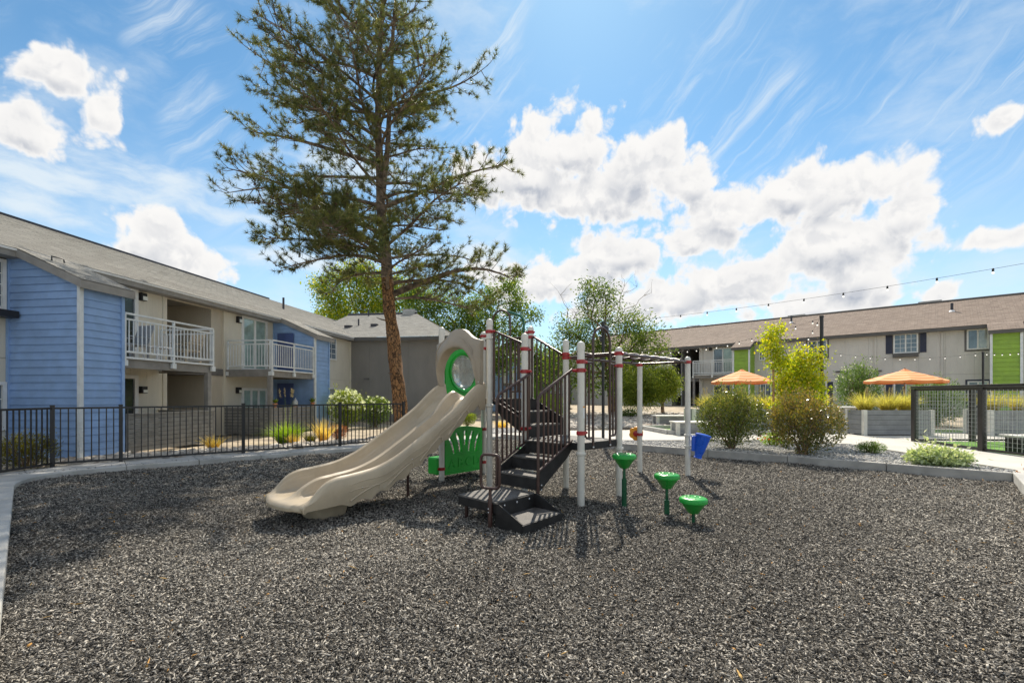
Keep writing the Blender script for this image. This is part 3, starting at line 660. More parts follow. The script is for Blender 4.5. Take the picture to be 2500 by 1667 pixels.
window(L, w3a, w3b, zt(812, 1000), zt(812, 946), TW, bl, M['pglass'], cols=1)
for px, ya, yb in ((344, 715.5, 734.5), (580, 773, 788.5), (579, 945.5, 960), (345, 943, 960)):
    s = L.s_(px, TW); mb = MB(); L.box(mb, s-.09, s+.09, TW-.13, TW-.002, zt(px, yb), zt(px, ya)); w = mb.build('wall_lamp', M['lamp'], bl, bevel=.01)
    mb = MB(); L.box(mb, s-.05, s+.095, TW-.138, TW-.03, zt(px, yb)+.02, zt(px, ya)-.10); mb.build('lamp_glass', M['lampg'], w)
mb = MB(); s = L.s_(495, 3.2); L.box(mb, s-.08, s+.08, 3.0, 3.15, 1.72, 1.95); w = mb.build('hanging_lamp', M['lamp'], bl); mb = MB(); mb.tube([L.p(s, 3.07, 1.9), L.p(s, 3.07, 2.4)], .012, 6); mb.build('lamp_cord', M['white'], w)
balcony(L, b1s1+.04, L.s_(524, .0), .03, TW-.06, 2.44, bl, side1=True)
balcony(L, L.s_(665, .0), b2s0-.05, .03, TW-.06, 2.44, bl, side0=True)
for s in (L.s_(524, 0)-.12, L.s_(665, 0)+.06):
    mb = MB(); L.box(mb, s-.07, s+.07, .06, .2, 0, 2.17); mb.build('balcony_post', M['grey'], bl, bevel=.008)
mb = MB(); s = L.s_(672, -.0); mb.obox(L.p(S1-.05, TW-.05, .1), L.D()*.05, L.N()*.05, (0, 0, ZE-.3)); mb.build('downspout', wall_l, bl)
for px, py in ((692, 752),):
    s = L.s_(px, 4.5); MB().tube([pl(s, 4.5, -.1), pl(s, 4.5, .62)], .055, 10).build('roof_pipe', M['vent'], bl)
s = L.s_(126, 1.2)
v = MB().tube([pl(s-.15, 1.0, .02), pl(s-.15, 1.0, .12), pl(s+.1, 1.0, .12), pl(s+.12, 1.0, .04)], .018, 6).build('roof_cable', M['black'], bl)
# grey privacy fences round the patios
def privacy(fr, s0, s1, side_t, label, cap=1.02, front_t=.0, sides=()):
    r = root('patio_fence', fr.p((s0+s1)/2, front_t, 0), label, 'fence')
    def run(pa, pb):
        d = Vector(pb)-Vector(pa); nrm = Vector((d.y, -d.x, 0)).normalized()
        for i in range(8):
            z = .06+i*.117; MB().obox(Vector(pa)+Vector((0, 0, z)), d, nrm*.03, (0, 0, .107)).build('fence_board', M['board'], r)
        MB().obox(Vector(pa)+Vector((0, 0, cap-.03))-nrm*.02, d, nrm*.08, (0, 0, .035)).build('cap_rail', M['board'], r)
    run(fr.p(s0, front_t, 0), fr.p(s1, front_t, 0))
    for s in sides: run(fr.p(s, front_t+.04, 0), fr.p(s, side_t, 0))
    for s in (s0, s1-.09): mb = MB(); fr.box(mb, s, s+.09, front_t-.02, front_t+.07, 0, cap+.0); mb.build('fence_post', M['board'], r)
privacy(L, b1s1+.07, L.s_(522, 0), TW-.05, 'grey horizontal board patio fence under the left balcony', sides=(L.s_(522, 0)-.03,))
privacy(L, L.s_(661, 0), b2s0-.06, TW-.05, 'grey horizontal board patio fence with potted plants on its cap', sides=(L.s_(661, 0)+.03,))
# furniture on the near balcony
def balcony_chair(px, t, label, mat, recl=.35, w=.55):
    s = L.s_(px, t); z = 2.44; r = root('patio_chair', L.p(s, t, z), label, 'chair'); D, N = L.D(), L.N(); p = lambda a, b, c: L.p(s+a, t+b, z+c)
    m = MB(); m.obox(p(-w/2, -.25, .38), D*w, N*.5, (0, 0, .05)); m.build('seat', mat, r, bevel=.015)
    m = MB()
    m.obox(p(w/2-.05, -.25, .42), D*.04, N*.5, D*recl+Vector((0, 0, .58))); m.build('backrest', mat, r, bevel=.015)
    for a in (-w/2, w/2-.04):
        for b in (-.25, .21): m = MB(); m.obox(p(a, b, 0), D*.04, N*.04, (0, 0, .39)); m.build('leg', mat, r)
    for b in (-.28, .24): m = MB(); m.obox(p(-w/2, b, .60), D*w, N*.05, (0, 0, .03)); m.build('armrest', mat, r)
balcony_chair(322, .9, 'grey reclining chair on the balcony beside the blue bay', M['plank'], .2)
balcony_chair(455, .8, 'tan woven chair at the far end of the near balcony', M['wic'], .2, .6)
s = L.s_(385, .8); r = root('side_table', L.p(s, .8, 2.44), 'low white table between the chairs on the near balcony', 'table')
m = MB(); L.box(m, s-.28, s+.28, .55, 1.05, 2.44+.38, 2.44+.42); m.build('table_top', M['plast'], r, bevel=.01)
for a in (-.25, .21):
    for b in (.57, .99): m = MB(); L.box(m, s+a, s+a+.04, b, b+.04, 2.44, 2.82); m.build('leg', M['plast'], r)
# ------------------------------------------------------------------ wing behind the pine
IC = L.p(S1, TW, 0)                             # inner corner
Wg = Fr((IC.x, IC.y), -n_l, d_l)                # s to the right, t away
bw = root('apartment_wing', Wg.p(3, 3, 0), 'windowless wing with hipped roof behind the pine trunk', 'building')
wall_w = wallmat('wing_wall_shade', (.235,.22,.20), Wg.D()); WE = Wg.s_(1104, 0)-.25  # greige paint darkened: the shade of this face is put into the colour
mb = MB(); Wg.box(mb, -.3, WE, .04, 10.5, 0, ZE); mb.build('wall_body', wall_w, bw)
panels(Wg, 0.01, WE, 0, 2.33, 0, wall_w, bw); panels(Wg, 0.01, WE, 2.345, ZE-.04, 0, wall_w, bw)
mb = MB(); Wg.box(mb, 0, WE, -.012, .0, 2.30, 2.37); mb.build('belly_band', wall_w, bw)
TRW = 5.6; RW = ZE+.395*(TRW+.45); sR = Wg.s_(1017, TRW)
roof_courses((Wg.p(-3.0, -.45, ZE), Wg.p(WE+.45, -.45, ZE)), (Wg.p(-3.0, TRW, RW), Wg.p(sR, TRW, RW)), roof_l, bw)
roof_courses((Wg.p(WE+.45, -.45, ZE), Wg.p(WE+.45, 2*TRW+.45, ZE)), (Wg.p(sR, TRW, RW), Wg.p(sR, TRW+.01, RW)), roof_l, bw)
mb = MB(); mb.obox(Wg.p(-.4, -.46, ZE-.2), Wg.D()*(WE+.86), Wg.N()*.03, (0, 0, .19)); mb.obox(Wg.p(WE+.43, -.43, ZE-.2), Wg.D()*.03, Wg.N()*8, (0, 0, .19)); mb.build('fascia', M['fasciab'], bw)
mb = MB(); mb.obox(Wg.p(-.4, -.43, ZE-.2), Wg.D()*(WE+.8), Wg.N()*.43, (0, 0, .02)); mb.build('soffit', M['fascia'], bw)
mb = MB(); mb.tube([Wg.p(-3, TRW, RW+.03), Wg.p(sR, TRW, RW+.03)], .09, 8); mb.build('ridge_cap', M['vent'], bw)
for px, py, kind in ((848, 795, 'b'), (875.5, 789, 'p'), (912, 791, 'b'), (900, 766, 'p')):
    # where the view ray meets the roof plane
    k = None
    for tt in [i*.05 for i in range(120)]:
        s = Wg.s_(px, tt); z = ZE+.395*(tt+.45); yy = HZ-(z-CH)/Wg.p(s, tt, 0).y*F
        if yy <= py+6: k = (s, tt, z); break
    if not k: continue
    s, tt, z = k
    if kind == 'p': MB().tube([Wg.p(s, tt, z-.1), Wg.p(s, tt, z+.42)], .05, 8).build('roof_pipe', M['vent'], bw)
    else: m = MB(); m.extrude([Wg.p(s-.18, tt-.05, z-.1), Wg.p(s-.18, tt+.35, z+.03), Wg.p(s-.18, tt+.35, z+.2), Wg.p(s-.18, tt-.05, z+.17)], Wg.D()*.36); m.build('roof_vent', M['vent'], bw)
s = Wg.s_(1000, TRW); m = MB(); Wg.box(m, s-.4, s+.4, TRW-.3, TRW+.4, RW-.1, RW+.28); m.build('cooling_unit', M['ac'], bw)
for px, py in ((895, 924),):
    s = Wg.s_(px, 0); z = Wg.z_(px, py, 0); m = MB(); Wg.box(m, s-.15, s+.15, -.06, 0, z-.05, z+.03); m.build('wall_vent', M['greyd'], bw)
# ------------------------------------------------------------------ play structure
ps = root('play_structure', (.0, 7.2, 0), 'playground climbing structure with tan double slide, brown rails and white posts', 'playground')
def Q2(px, Y): return Vector((XP(px, Y), Y, 0))
PO = dict(A=Q2(1078.3, 7.95), B=Q2(1195, 7.32), C=Q2(1180.5, 8.71), D=Q2(1296, 8.12), E=Q2(1381.5, 7.45), F=Q2(1281, 6.76), G=Q2(1418.3, 6.12), H=Q2(1511, 6.74), M1=Q2(1562, 8.95), M2=Q2(1679, 8.42))
TOP = dict(A=798, B=777.5, C=809, D=796, E=828.4, F=812.7, G=833, H=846.3, M1=None, M2=870)
PR = .049
up = lambda v, z: Vector((v.x, v.y, z))
posts = {}
def zpx(p, py): return CH+(HZ-py)/F*p.y
def post(k):
    p = PO[k]; zt_ = zpx(p, TOP[k]) if TOP[k] else 2.13
    o = MB().tube([up(p, -.1), up(p, zt_-.06)], PR, 24).build('post', M['post'], ps, smooth=True)
    R = PR+.004; prof = [(R, -.055)]+[(R*math.cos(a), .012+R*math.sin(a)*.95) for a in [i*math.pi/16 for i in range(9)]]
    MB().lathe(up(p, zt_-.012-R), prof, 24).build('cap', M['post'], o, smooth=True)
    posts[k] = o
for k in PO: post(k)
def clamp(k, py=None, z=None, toward=None, mat='red', ring=False):
    p = PO[k]; z = zpx(p, py) if z is None else z
    m = MB()
    if ring: m.lathe(up(p, z), [(PR+.002, -.022), (PR+.018, -.014), (PR+.018, .014), (PR+.002, .022)], 24)
    else:
        m.lathe(up(p, z), [(PR+.001, -.028), (PR+.011, -.024), (PR+.012, .024), (PR+.001, .028)], 20)
        if toward is not None:
            d = (toward-p); d.z = 0; d.normalize(); x = Vector((-d.y, d.x, 0))
            m.tube([up(p, z)+d*PR*.8, up(p, z)+d*(PR+.075)], [.024, .019], 10)
            m.tube([up(p, z)-d*(PR-.01), up(p, z)-d*(PR+.03)], [.024, .016], 8)
    m.build('clamp' if not ring else 'collar', M[mat], posts[k], smooth=True)
for k, py, t in (('G', 883, 'H'), ('G', 904, 'F'), ('G', 1057, 'H'), ('H', 863, 'E'), ('H', 893, 'G'), ('F', 852, 'E'), ('F', 907, 'G'), ('F', 1046, 'E'), ('E', 865, 'D'), ('E', 873.5, 'H'), ('B', 810, 'F'), ('C', 821, 'D'), ('C', 851, 'D'), ('D', 811, 'C'), ('D', 823.6, 'E'), ('A', 1058, 'C'), ('C', 1047, 'A'), ('C', 1127, 'A'), ('A', 1144, 'C'), ('M2', 884, 'H'), ('M1', 891, 'E'), ('M1', 1060, 'H')):
    clamp(k, py, toward=PO[t])
for k, py in (('B', 826), ('B', 989.5), ('G', 1107), ('H', 1094), ('A', 996), ('D', 992), ('E', 1092)): clamp(k, py, mat='post', ring=True)
# decks
Z1, Z2 = .84, 1.43
def deck(ks, z, name='deck', inset=.0):
    pts = [PO[k] for k in ks]; c = sum(pts, Vector())/len(pts); poly = [tuple((p+(c-p)*.03).xy) for p in pts]
    o = MB().prism(poly, z-.012, z).build(name, M['darkedge'], ps)
    for i in range(len(pts)):
        a, b = pts[i], pts[(i+1) % len(pts)]; d = (b-a).normalized(); n_ = Vector((d.y, -d.x, 0))
        if n_.dot(c-a) > 0: n_ = -n_
        MB().obox(up(a+d*PR-n_*.03, z-.1), d*((b-a).length-2*PR), n_*.03, (0, 0, .098)).build('deck_edge', M['dark'], o, bevel=.006)
    return o
deck(('F', 'G', 'H', 'E'), Z1); deck(('B', 'D', 'C', 'A'), Z2)
# flights
def flight(o, d, w, n_, zs, run, top_extra=0., mat_t='darkedge'):
    """o: foot of the right string (3-D, z ignored), d: direction of climb, w: vector across to the left string, zs: tread heights"""
    st = None
    for i, z in enumerate(zs):
        a = o+d*(run*i); m = MB().obox(up(a, z-.03), w, d*(run+.01), (0, 0, .03)); m.build('tread', M[mat_t], ps, bevel=.008)
        m = MB().obox(up(a, z-.17), w, d*.012, (0, 0, .14)); m.build('riser', M['dark'], ps)
U3, V3 = U, V_
# lower flight: climbs along U from the low platform to the landing
R0 = Vector((.30, 5.74, 0)); wid = V3*.66; run1 = .27
flight(R0, U3, wid, None, (.46, .65), run1)
m = MB().obox(up(R0+U3*2*run1, Z1-.17), wid, U3*.012, (0, 0, .155)); m.build('riser', M['dark'], ps)
m = MB().obox(up(R0+U3*2*run1, Z1-.03), wid, U3*.24, (0, 0, .03)); m.build('tread', M['darkedge'], ps)
def string(p0, d, ln, z0t, z1t, z0b, z1b, wv, n_=0, name='stringer'):
    pts = [up(p0, z0b), up(p0, z0t), up(p0+d*ln, z1t), up(p0+d*ln, z1b+.10), up(p0+d*(ln-.10), z1b)]
    MB().extrude(pts, wv).build(name, M['dark'], ps, bevel=.004)
string(R0-V3*.02, U3, .735, .50, .86, .24, .64, V3*.02)
string(R0+wid, U3, .735, .50, .86, .24, .64, V3*.02)
def rail_panel(p0, p1, zt0, zt1, zb0, zb1, nb=8, drop0=None, name='railing', r=.0175):
    p0, p1 = Vector(p0), Vector(p1); d = p1-p0; c = .06
    e0 = up(p0, zt0); e1 = up(p1, zt1); dr = (e1-e0).normalized()
    path = [up(p0, zb0 if drop0 is None else drop0), up(p0, zt0-c), up(p0, zt0-c*.35)+d.normalized()*c*.25, e0+dr*c, e1]
    o = MB().tube(path, r*1.12, 10).build(name, M['brown'], ps, smooth=True)
    MB().tube([up(p0, zb0), up(p1, zb1)], r*.9, 8).build('lower_rail', M['brown'], o, smooth=True)
    for i in range(1, nb):
        f_ = i/nb+.03; f_ = min(f_, .985); q = p0.lerp(p1, f_)
        MB().tube([up(q, zb0+(zb1-zb0)*f_), up(q, zt0+(zt1-zt0)*f_)], r*.82, 8).build('baluster', M['brown'], o, smooth=True)
    return o
rr0, rr1 = R0-V3*.035, R0-V3*.035+U3*.72
rail_panel(rr0, rr1, 1.475, 1.83, .53, .87, 8, drop0=.22)
ll0, ll1 = R0+wid+V3*.035, R0+wid+V3*.035+U3*.70
rail_panel(ll0, ll1, 1.475, 1.80, .53, .86, 8, drop0=.22)
for q in (rr0, ll0):
    for z in (.30, .36): MB().lathe(up(q-V3*.03+U3*.03, z), [(.011, -.004), (.012, .003), (.004, .009)], 8, axis=-V3).build('bolt', M['bolt'], ps)
# upper flight: climbs along V from the landing to the high deck
pf, pe = PO['F'].copy(), PO['E'].copy(); pb, pd = PO['B'].copy(), PO['D'].copy()
vd = ((pb-pf)+(pd-pe)).normalized(); run2 = .245; acr = (pe-pf); al = acr.normalized()
b0 = pf+al*.09; wv = al*(acr.length-.18)
for i, z in enumerate((Z1+.197, Z1+.394)):
    a = b0+vd*(run2*i+.02)
    MB().obox(up(a, z-.03), wv, vd*(run2+.01), (0, 0, .03)).build('tread', M['darkedge'], ps, bevel=.008)
    MB().obox(up(a, z-.195), wv, vd*.012, (0, 0, .165)).build('riser', M['dark'], ps)
MB().obox(up(b0+vd*(2*run2+.02), Z2-.2), wv, vd*.012, (0, 0, .19)).build('riser', M['dark'], ps)
Lf = (pb-pf).length
for side, e in ((b0-al*.02, 0), (b0+wv, 1)):
    string(side, vd, Lf-.06, 1.13, 1.45, .84, 1.14, al*.02)
rail_panel(pb+al*.03-vd*.08, pf+al*.03+vd*.07, 2.50, 2.25, 1.40, 1.12, 7)
rail_panel(pd-al*.03-vd*.06, pe-al*.03+vd*.06, 2.52, 2.15, 1.40, 1.10, 7)
MB().tube([up(pf+al*.04, 2.20), up(pf+al*.085, 2.19), up(pf+al*.10, 2.12), up(pf+al*.10, 1.0)], .016, 8).build('handhold', M['brown'], ps, smooth=True)
# low platform with its step
PL = [Vector((-.66, 5.63, 0)), Vector((-.195, 5.18, 0)), Vector((.285, 5.73, 0)), Vector((-.17, 6.17, 0))]
pf_ = MB().prism([tuple(p.xy) for p in PL], .245, .27).build('platform', M['darkedge'], ps, bevel=.006)
for i in range(4):
    a, b = PL[i], PL[(i+1) % 4]; d = (b-a); n_ = Vector((d.y, -d.x, 0)).normalized()
    MB().obox(up(a, .15), d, -n_*.02, (0, 0, .096)).build('platform_edge', M['dark'], pf_)
for p in (PL[0]+Vector((.1, .02, 0)), PL[3]-Vector((-.02, .1, 0))): MB().tube([up(p, -.1), up(p, .2)], .022, 10).build('leg', M['brown'], pf_, smooth=True)
a, b = PL[1], PL[2]; out = -V3*.41; ab = (b-a); abn = ab.normalized()
st = MB().obox(up(a+out+abn*.012, .07), ab-abn*.024, -out, (0, 0, .022)).build('step', M['darkedge'], ps, bevel=.005)
MB().obox(up(a+out, -.05), ab, -out.normalized()*-.018, (0, 0, .138)).build('step_front', M['dark'], st, bevel=.004)
MB().obox(up(a-out.normalized()*.0+out*0, .08), ab, out.normalized()*.016, (0, 0, .175)).build('riser', M['dark'], st)
for p in (a, b-abn*.018):
    MB().extrude([up(p, -.05), up(p, .262), up(p+out*.12, .262), up(p+out, .10), up(p+out, -.05)], abn*.018).build('step_side', M['dark'], st, bevel=.003)
for f_ in (.2, .5, .82): MB().lathe(up(a+ab*f_, .215)+out.normalized()*.018, [(.014, 0), (.014, .004), (.006, .01)], 8, axis=out).build('bolt', M['bolt'], st)
# handle loop beside the platform
hp = Vector((-.247, 5.19, 0)); hx = Vector((.93, -.36, 0)).normalized(); w2, z0, z1, c = .115, .43, .81, .055
loop = []
for cx_, cz_, a0 in ((w2-c, z1-c, 0), (-w2+c, z1-c, 90), (-w2+c, z0+c, 180), (w2-c, z0+c, 270)):
    for k in range(5): t = math.radians(a0+22.5*k); loop.append(up(hp+hx*(cx_+c*math.cos(t)), cz_+c*math.sin(t)))
loop.append(loop[0]); loop.append(loop[1])
hl = MB().tube(loop, .0165, 10, caps=False).build('handle_loop', M['brown'], ps, smooth=True)
MB().tube([up(hp, -.1), up(hp, .30), up(hp, .34), up(hp, .43)], [.026, .026, .018, .017], 12).build('handle_post', M['brown'], hl, smooth=True)
for z in (.16, .2): MB().lathe(up(hp, z)-hx*.02-Vector((0, .02, 0)), [(.009, 0), (.009, .005), (.003, .01)], 8, axis=(-.4, -.9, 0)).build('bolt', M['bolt'], hl)
# barrier with tall arch between posts G and H
def arch_barrier(a, b, zlo, zmid, ztop, f0, f1, zin, name='arch_barrier', r=.0175):
    d = b-a; q0, q1 = a+d*f0, a+d*f1; R = (q1-q0).length/2; mid = (q0+q1)/2; e = d.normalized()
    path = [up(q0, zlo), up(q0, ztop-R)]+[up(mid-e*R*math.cos(t), ztop-R+R*math.sin(t)) for t in [math.pi*k/12 for k in range(1, 12)]]+[up(q1, ztop-R), up(q1, zlo)]
    o = MB().tube(path, r, 10).build(name, M['brown'], ps, smooth=True)
    for pa, pq in ((a+e*PR, q0), (b-e*PR, q1)):
        n2 = 2; dd = pq-pa
        MB().tube([up(pa, zmid), up(pq, zmid)], r*.9, 8).build('cross_rail', M['brown'], o, smooth=True)
        s0 = pa+dd*.18
        MB().tube([up(s0, zmid), up(s0, zin+.07), up(s0+dd*.06, zin+.02), up(s0+dd*.2, zin), up(pq, zin)], r*.85, 8).build('baluster', M['brown'], o, smooth=True)
        s1 = pa+dd*.58; MB().tube([up(s1, zmid), up(s1, zin)], r*.8, 8).build('baluster', M['brown'], o, smooth=True)
    for q in (q0, q1): MB().lathe(up(q, zlo+.03)-Vector((0, .02, 0)), [(.014, 0), (.014, .006), (.004, .012)], 8, axis=(.3, -1, 0)).build('bolt', M['bolt'], o)
arch_barrier(PO['G'], PO['H'], .74, 1.925, 2.43, .30, .745, .90)
arch_barrier(PO['C'], PO['D'], 1.34, 2.52, 3.05, .20, .58, 1.55)
tq = PO['C'].lerp(PO['D'], .39); od = U3
MB().tube([up(tq+od*.02, 3.05), up(tq+od*.12, 3.06), up(tq+od*.50, 3.02), up(tq+od*.60, 2.97), up(tq+od*.63, 2.87), up(tq+od*.63, -.1)], .023, 10).build('climbing_pole', M['teal'], ps, smooth=True)
for z, a in ((.45, 0), (.85, 2.1), (1.25, 4.2)):
    c0 = up(tq+od*.63, z); MB().lathe(c0, [(.03, -.03), (.15, -.012), (.155, .01), (.13, .022), (.03, .024)], 18).build('climbing_disc', M['greenp'], ps, smooth=True)
# overhead ladder
ZL = 2.09
MB().tube([up(PO['E'], ZL), up(PO['H'], ZL)], .02, 10).build('ladder_end_bar', M['brown'], ps, smooth=True)
eh = PO['H']-PO['E']; s0 = PO['E']+eh*.48; s1 = PO['E']+eh*.93
MB().lathe(up(s0, ZL), [(.004, -.05), (.03, -.042), (.043, -.015), (.043, .02), (.032, .05), (.031, (s1-s0).length-.03), (.022, (s1-s0).length)], 14, axis=eh).build('grip_sleeve', M['brown'], ps, smooth=True)
near0, near1, far0, far1 = PO['H'], PO['M2'], PO['E'], PO['M1']
ra_ = MB().tube([up(near0.lerp(near1, .02), ZL), up(near1, ZL)], .021, 10).build('ladder_rail', M['brown'], ps, smooth=True)
rb_ = MB().tube([up(far0.lerp(far1, .02), ZL), up(far1, ZL)], .021, 10).build('ladder_rail', M['brown'], ps, smooth=True)
MB().tube([up(near1, ZL), up(far1, ZL)], .021, 10).build('ladder_end_bar', M['brown'], ps, smooth=True)
for i in range(6):
    f_ = (i+.7)/6.6; a = near0.lerp(near1, f_); b = far0.lerp(far1, f_+.0); w = (near1-near0).normalized()
    pts = []
    for k in range(13):
        t = k/12; p = a.lerp(b, t)+w*(.17*math.sin(t*2*math.pi)); pts.append(up(p, ZL+.05*abs(math.sin(t*2*math.pi))+.012))
    MB().tube(pts, .0155, 8).build('rung', M['brown'], ps, smooth=True)
# talk tube on post M2, flower on M1
tb = PO['M2']; c1 = W(1718, 1060, 8.3); c0 = W(1703.5, 1118, 8.3); ax = (c1-c0); Lc = ax.length
m = MB().lathe(c0, [(.05, -.005), (.074, 0), (.074, .012), (.062, .02), (.066, .07), (.072, .075), (.072, .088), (.075, .095), (.122, Lc*.9), (.138, Lc*.915), (.138, Lc*.975), (.115, Lc*1.0), (.02, Lc*1.02)], 28, axis=ax)
tt = m.build('talk_tube', M['blue'], ps, smooth=True)
for z in (.75, .55):
    q = up(tb, z); e = c0.lerp(c1, (z-c0.z)/(c1.z-c0.z)); clamp('M2', z=z, mat='post', ring=True)
    MB().tube([q, e], .022, 10).build('tube_arm', M['post'], tt, smooth=True)
MB().box(XP(1688.5, 8.34), 8.31, .47, XP(1707, 8.34), 8.37, .745).build('mount_plate', M['blue'], tt, bevel=.012)
for k in range(10):
    a_ = 2*math.pi*k/10; x_ = ax.orthogonal().normalized(); y_ = ax.normalized().cross(x_); v_ = x_*math.cos(a_)+y_*math.sin(a_); an_ = ax.normalized()
    MB().tube([c0+an_*.11+v_*.077, c0+an_*(Lc*.88)+v_*.1225], .004, 5).build('tube_rib', M['blue'], tt)
fc = up(PO['M1'], .73)+Vector((-.05, .075, 0)); fl = MB(); R = .138; fd = Vector((.22, .97, 0)).normalized(); fx = Vector((fd.y, -fd.x, 0))
pts = []
for k in range(72):
    t = 2*math.pi*k/72; rr = R*(.84+.16*abs(math.sin(3*t+.4))**.7); pts.append(fc+fx*rr*math.cos(t)+Vector((0, 0, rr*math.sin(t))))
fo = fl.extrude(pts, fd*.05).build('flower_wheel', M['orange'], ps, bevel=.012)
MB().lathe(fc-fd*.012, [(.06, 0), (.06, .012), (.02, .03)], 20, axis=-fd).build('flower_hub', M['red'], fo, smooth=True)
MB().tube([fc, up(PO['M1'], .73)], .02, 8).build('flower_axle', M['red'], fo, smooth=True)
# sticker on post G
st_ = MB(); g = PO['G']
for z0, z1, mt, nm in ((1.175, 1.315, 'plast', 'sticker'), (1.318, 1.336, 'orange', 'sticker_band')):
    mm = MB(); rows = [[(g.x+(PR+.0015)*math.sin(a), g.y-(PR+.0015)*math.cos(a), z) for a in [math.radians(25+6*k) for k in range(9)]] for z in (z0, z1)]
    mm.grid(rows).build(nm, M[mt], posts['G'])
# ------------------------------------------------------------ slide
A_, B_ = PO['A'], PO['B']; ab = (B_-A_).normalized(); sd = Vector((ab.y, -ab.x, 0)); sd = sd if sd.y < 0 else -sd
sd = (sd+(-U3)).normalized(); sx = Vector((-sd.y, sd.x, 0)); sx = sx if sx.x > 0 else -sx        # sx points to the near side
s_o = (A_+B_)/2+sd*.03
def lerp_tab(tab, t):
    for (a, va), (b, vb) in zip(tab, tab[1:]):
        if t <= b: u = (t-a)/(b-a); u = min(1, max(0, u)); return va+(vb-va)*u
    return tab[-1][1]
def smooth_tab(tab):
    xs = np.array([a for a, _ in tab]); ys = np.array([b for _, b in tab]); n = len(xs); dx = np.diff(xs); s = np.diff(ys)/dx; mm = np.zeros(n); mm[1:-1] = (s[:-1]+s[1:])/2; mm[0] = s[0]; mm[-1] = s[-1]
    def f(t):
        i = int(min(n-2, max(0, np.searchsorted(xs, t)-1))); h = dx[i]; u = (t-xs[i])/h; u = min(1, max(0, u))
        return float((2*u**3-3*u*u+1)*ys[i]+(u**3-2*u*u+u)*h*mm[i]+(-2*u**3+3*u*u)*ys[i+1]+(u**3-u*u)*h*mm[i+1])
    return f
bed = smooth_tab([(0, 1.43), (.12, 1.425), (.30, 1.335), (.63, 1.07), (1.0, .83), (1.37, .605), (1.7, .435), (2.0, .335), (2.35, .275), (2.6, .262), (2.9, .255)])
rimz = smooth_tab([(0, 1.69), (.12, 1.67), (.25, 1.595), (.63, 1.300), (1.0, 1.07), (1.37, .86), (1.7, .685), (2.0, .582), (2.35, .535), (2.55, .515), (2.68, .46), (2.78, .36), (2.86, .285), (2.92, .262)])
divz = smooth_tab([(0, 1.46), (.10, 1.50), (.22, 1.555), (.34, 1.51), (.63, 1.235), (1.0, 1.0), (1.37, .79), (1.7, .62), (2.0, .525), (2.35, .48), (2.52, .455), (2.64, .39), (2.74, .30), (2.8, .266), (2.92, .257)])
HW = .465
def section(t):
    zb, zr, zd = bed(t), rimz(t), divz(t); hr = zr-zb; hd = max(0, zd-zb)
    sk = zb-.075-.045*math.cos(t*2*math.pi/.52)**2 if t < 2.45 else zb-.07
    if t < .14: sk = 1.25
    S = [(-HW-.035, sk), (-HW-.048, zb+hr*.35), (-HW-.045, zr-.05), (-HW-.025, zr-.012), (-HW+.005, zr), (-HW+.032, zr-.02), (-HW+.05, zb+hr*.55), (-HW+.075, zb+hr*.18), (-HW+.12, zb+.012), (-.30, zb), (-.17, zb), (-.10, zb+hd*.12), (-.065, zb+hd*.5), (-.038, zb+hd*.9), (0, zb+hd), (.038, zb+hd*.9), (.065, zb+hd*.5), (.10, zb+hd*.12), (.17, zb), (.30, zb)]
    S += [(-a, b) for a, b in S[8::-1]]
    S += [(HW+.02, sk+.0), (HW-.02, zb-.03), (0, zb-.035), (-HW+.02, zb-.03), (-HW-.02, sk)]
    return S
ts = [i*.04 for i in range(73)]
rows = []
for t in ts:
    row = []
    for wv_, z in section(t):
        bow = (.11*(1-(wv_/HW)**2) if abs(wv_) < HW else 0)*max(0, (t-2.3)/.58)**2
        row.append(up(s_o+sd*(t+bow)-sx*wv_*-1, z))
    rows.append(row)
# lip curls under
last = rows[-1]; 
for dt, dz in ((.03, -.012), (.05, -.04), (.045, -.075), (.02, -.095)):
    rows.append([Vector((p.x+sd.x*dt, p.y+sd.y*dt, max(min(p.z, .30)+dz, .168) if k < 29 else max(p.z, .168))) for k, p in enumerate(last)])
sm = MB().grid(rows, closed=True)
nl = len(rows[0]); sm.f.append(tuple(range(nl))[::-1]); sm.f.append(tuple((len(rows)-1)*nl+k for k in range(nl)))
ws = pm('slide_plastic_worn', (.44,.365,.26), .38, .09, 1.7, .05, 40, stain=.32); T = NT(ws.node_tree); pb_ = T.n['Principled BSDF']; pos = T.add('ShaderNodeNewGeometry').outputs['Position']
stv = T.add('ShaderNodeCombineXYZ', ins={0: T.math('MULTIPLY', T.vmath('DOT_PRODUCT', pos, tuple(sx)), 70.), 1: T.math('MULTIPLY', T.vmath('DOT_PRODUCT', pos, tuple(sd)), 2.2)}).outputs[0]
sn = T.add('ShaderNodeTexNoise', noise_dimensions='2D', ins={'Vector': stv, 'Scale': 1., 'Detail': 6., 'Roughness': .7}).outputs[0]        # scratches down the lanes
old = pb_.inputs['Base Color'].links[0].from_socket; T.l.new(T.mix(T.ramp(sn, .52, .78, 0, .38), old, (.60, .54, .44)), pb_.inputs['Base Color'])
sl_o = sm.build('slide', ws, ps, smooth=True)
for t_ in (.55, 1.45, 2.2):
    for q_ in (-1, 1): MB().lathe(up(s_o+sd*t_+sx*(q_*(HW+.04)), bed(t_)+.06), [(.012, 0), (.012, .006), (.004, .011)], 8, axis=sx*q_).build('bolt', M['bolt'], sl_o)
for k, (h0, ph) in enumerate(((.30, 0.), (.62, .7))):                       # raised wave lines on the flank
    pts = [];
    for i in range(60):
        t = .25+i*.036; zb, zr = bed(t), rimz(t); pts.append(up(s_o+sd*t+sx*(HW+.047), zb+(zr-zb)*h0-.03+.018*math.sin(t*9+ph)))
    MB().tube(pts, .006, 6).build('wave_relief', M['beige'], sl_o, smooth=True)
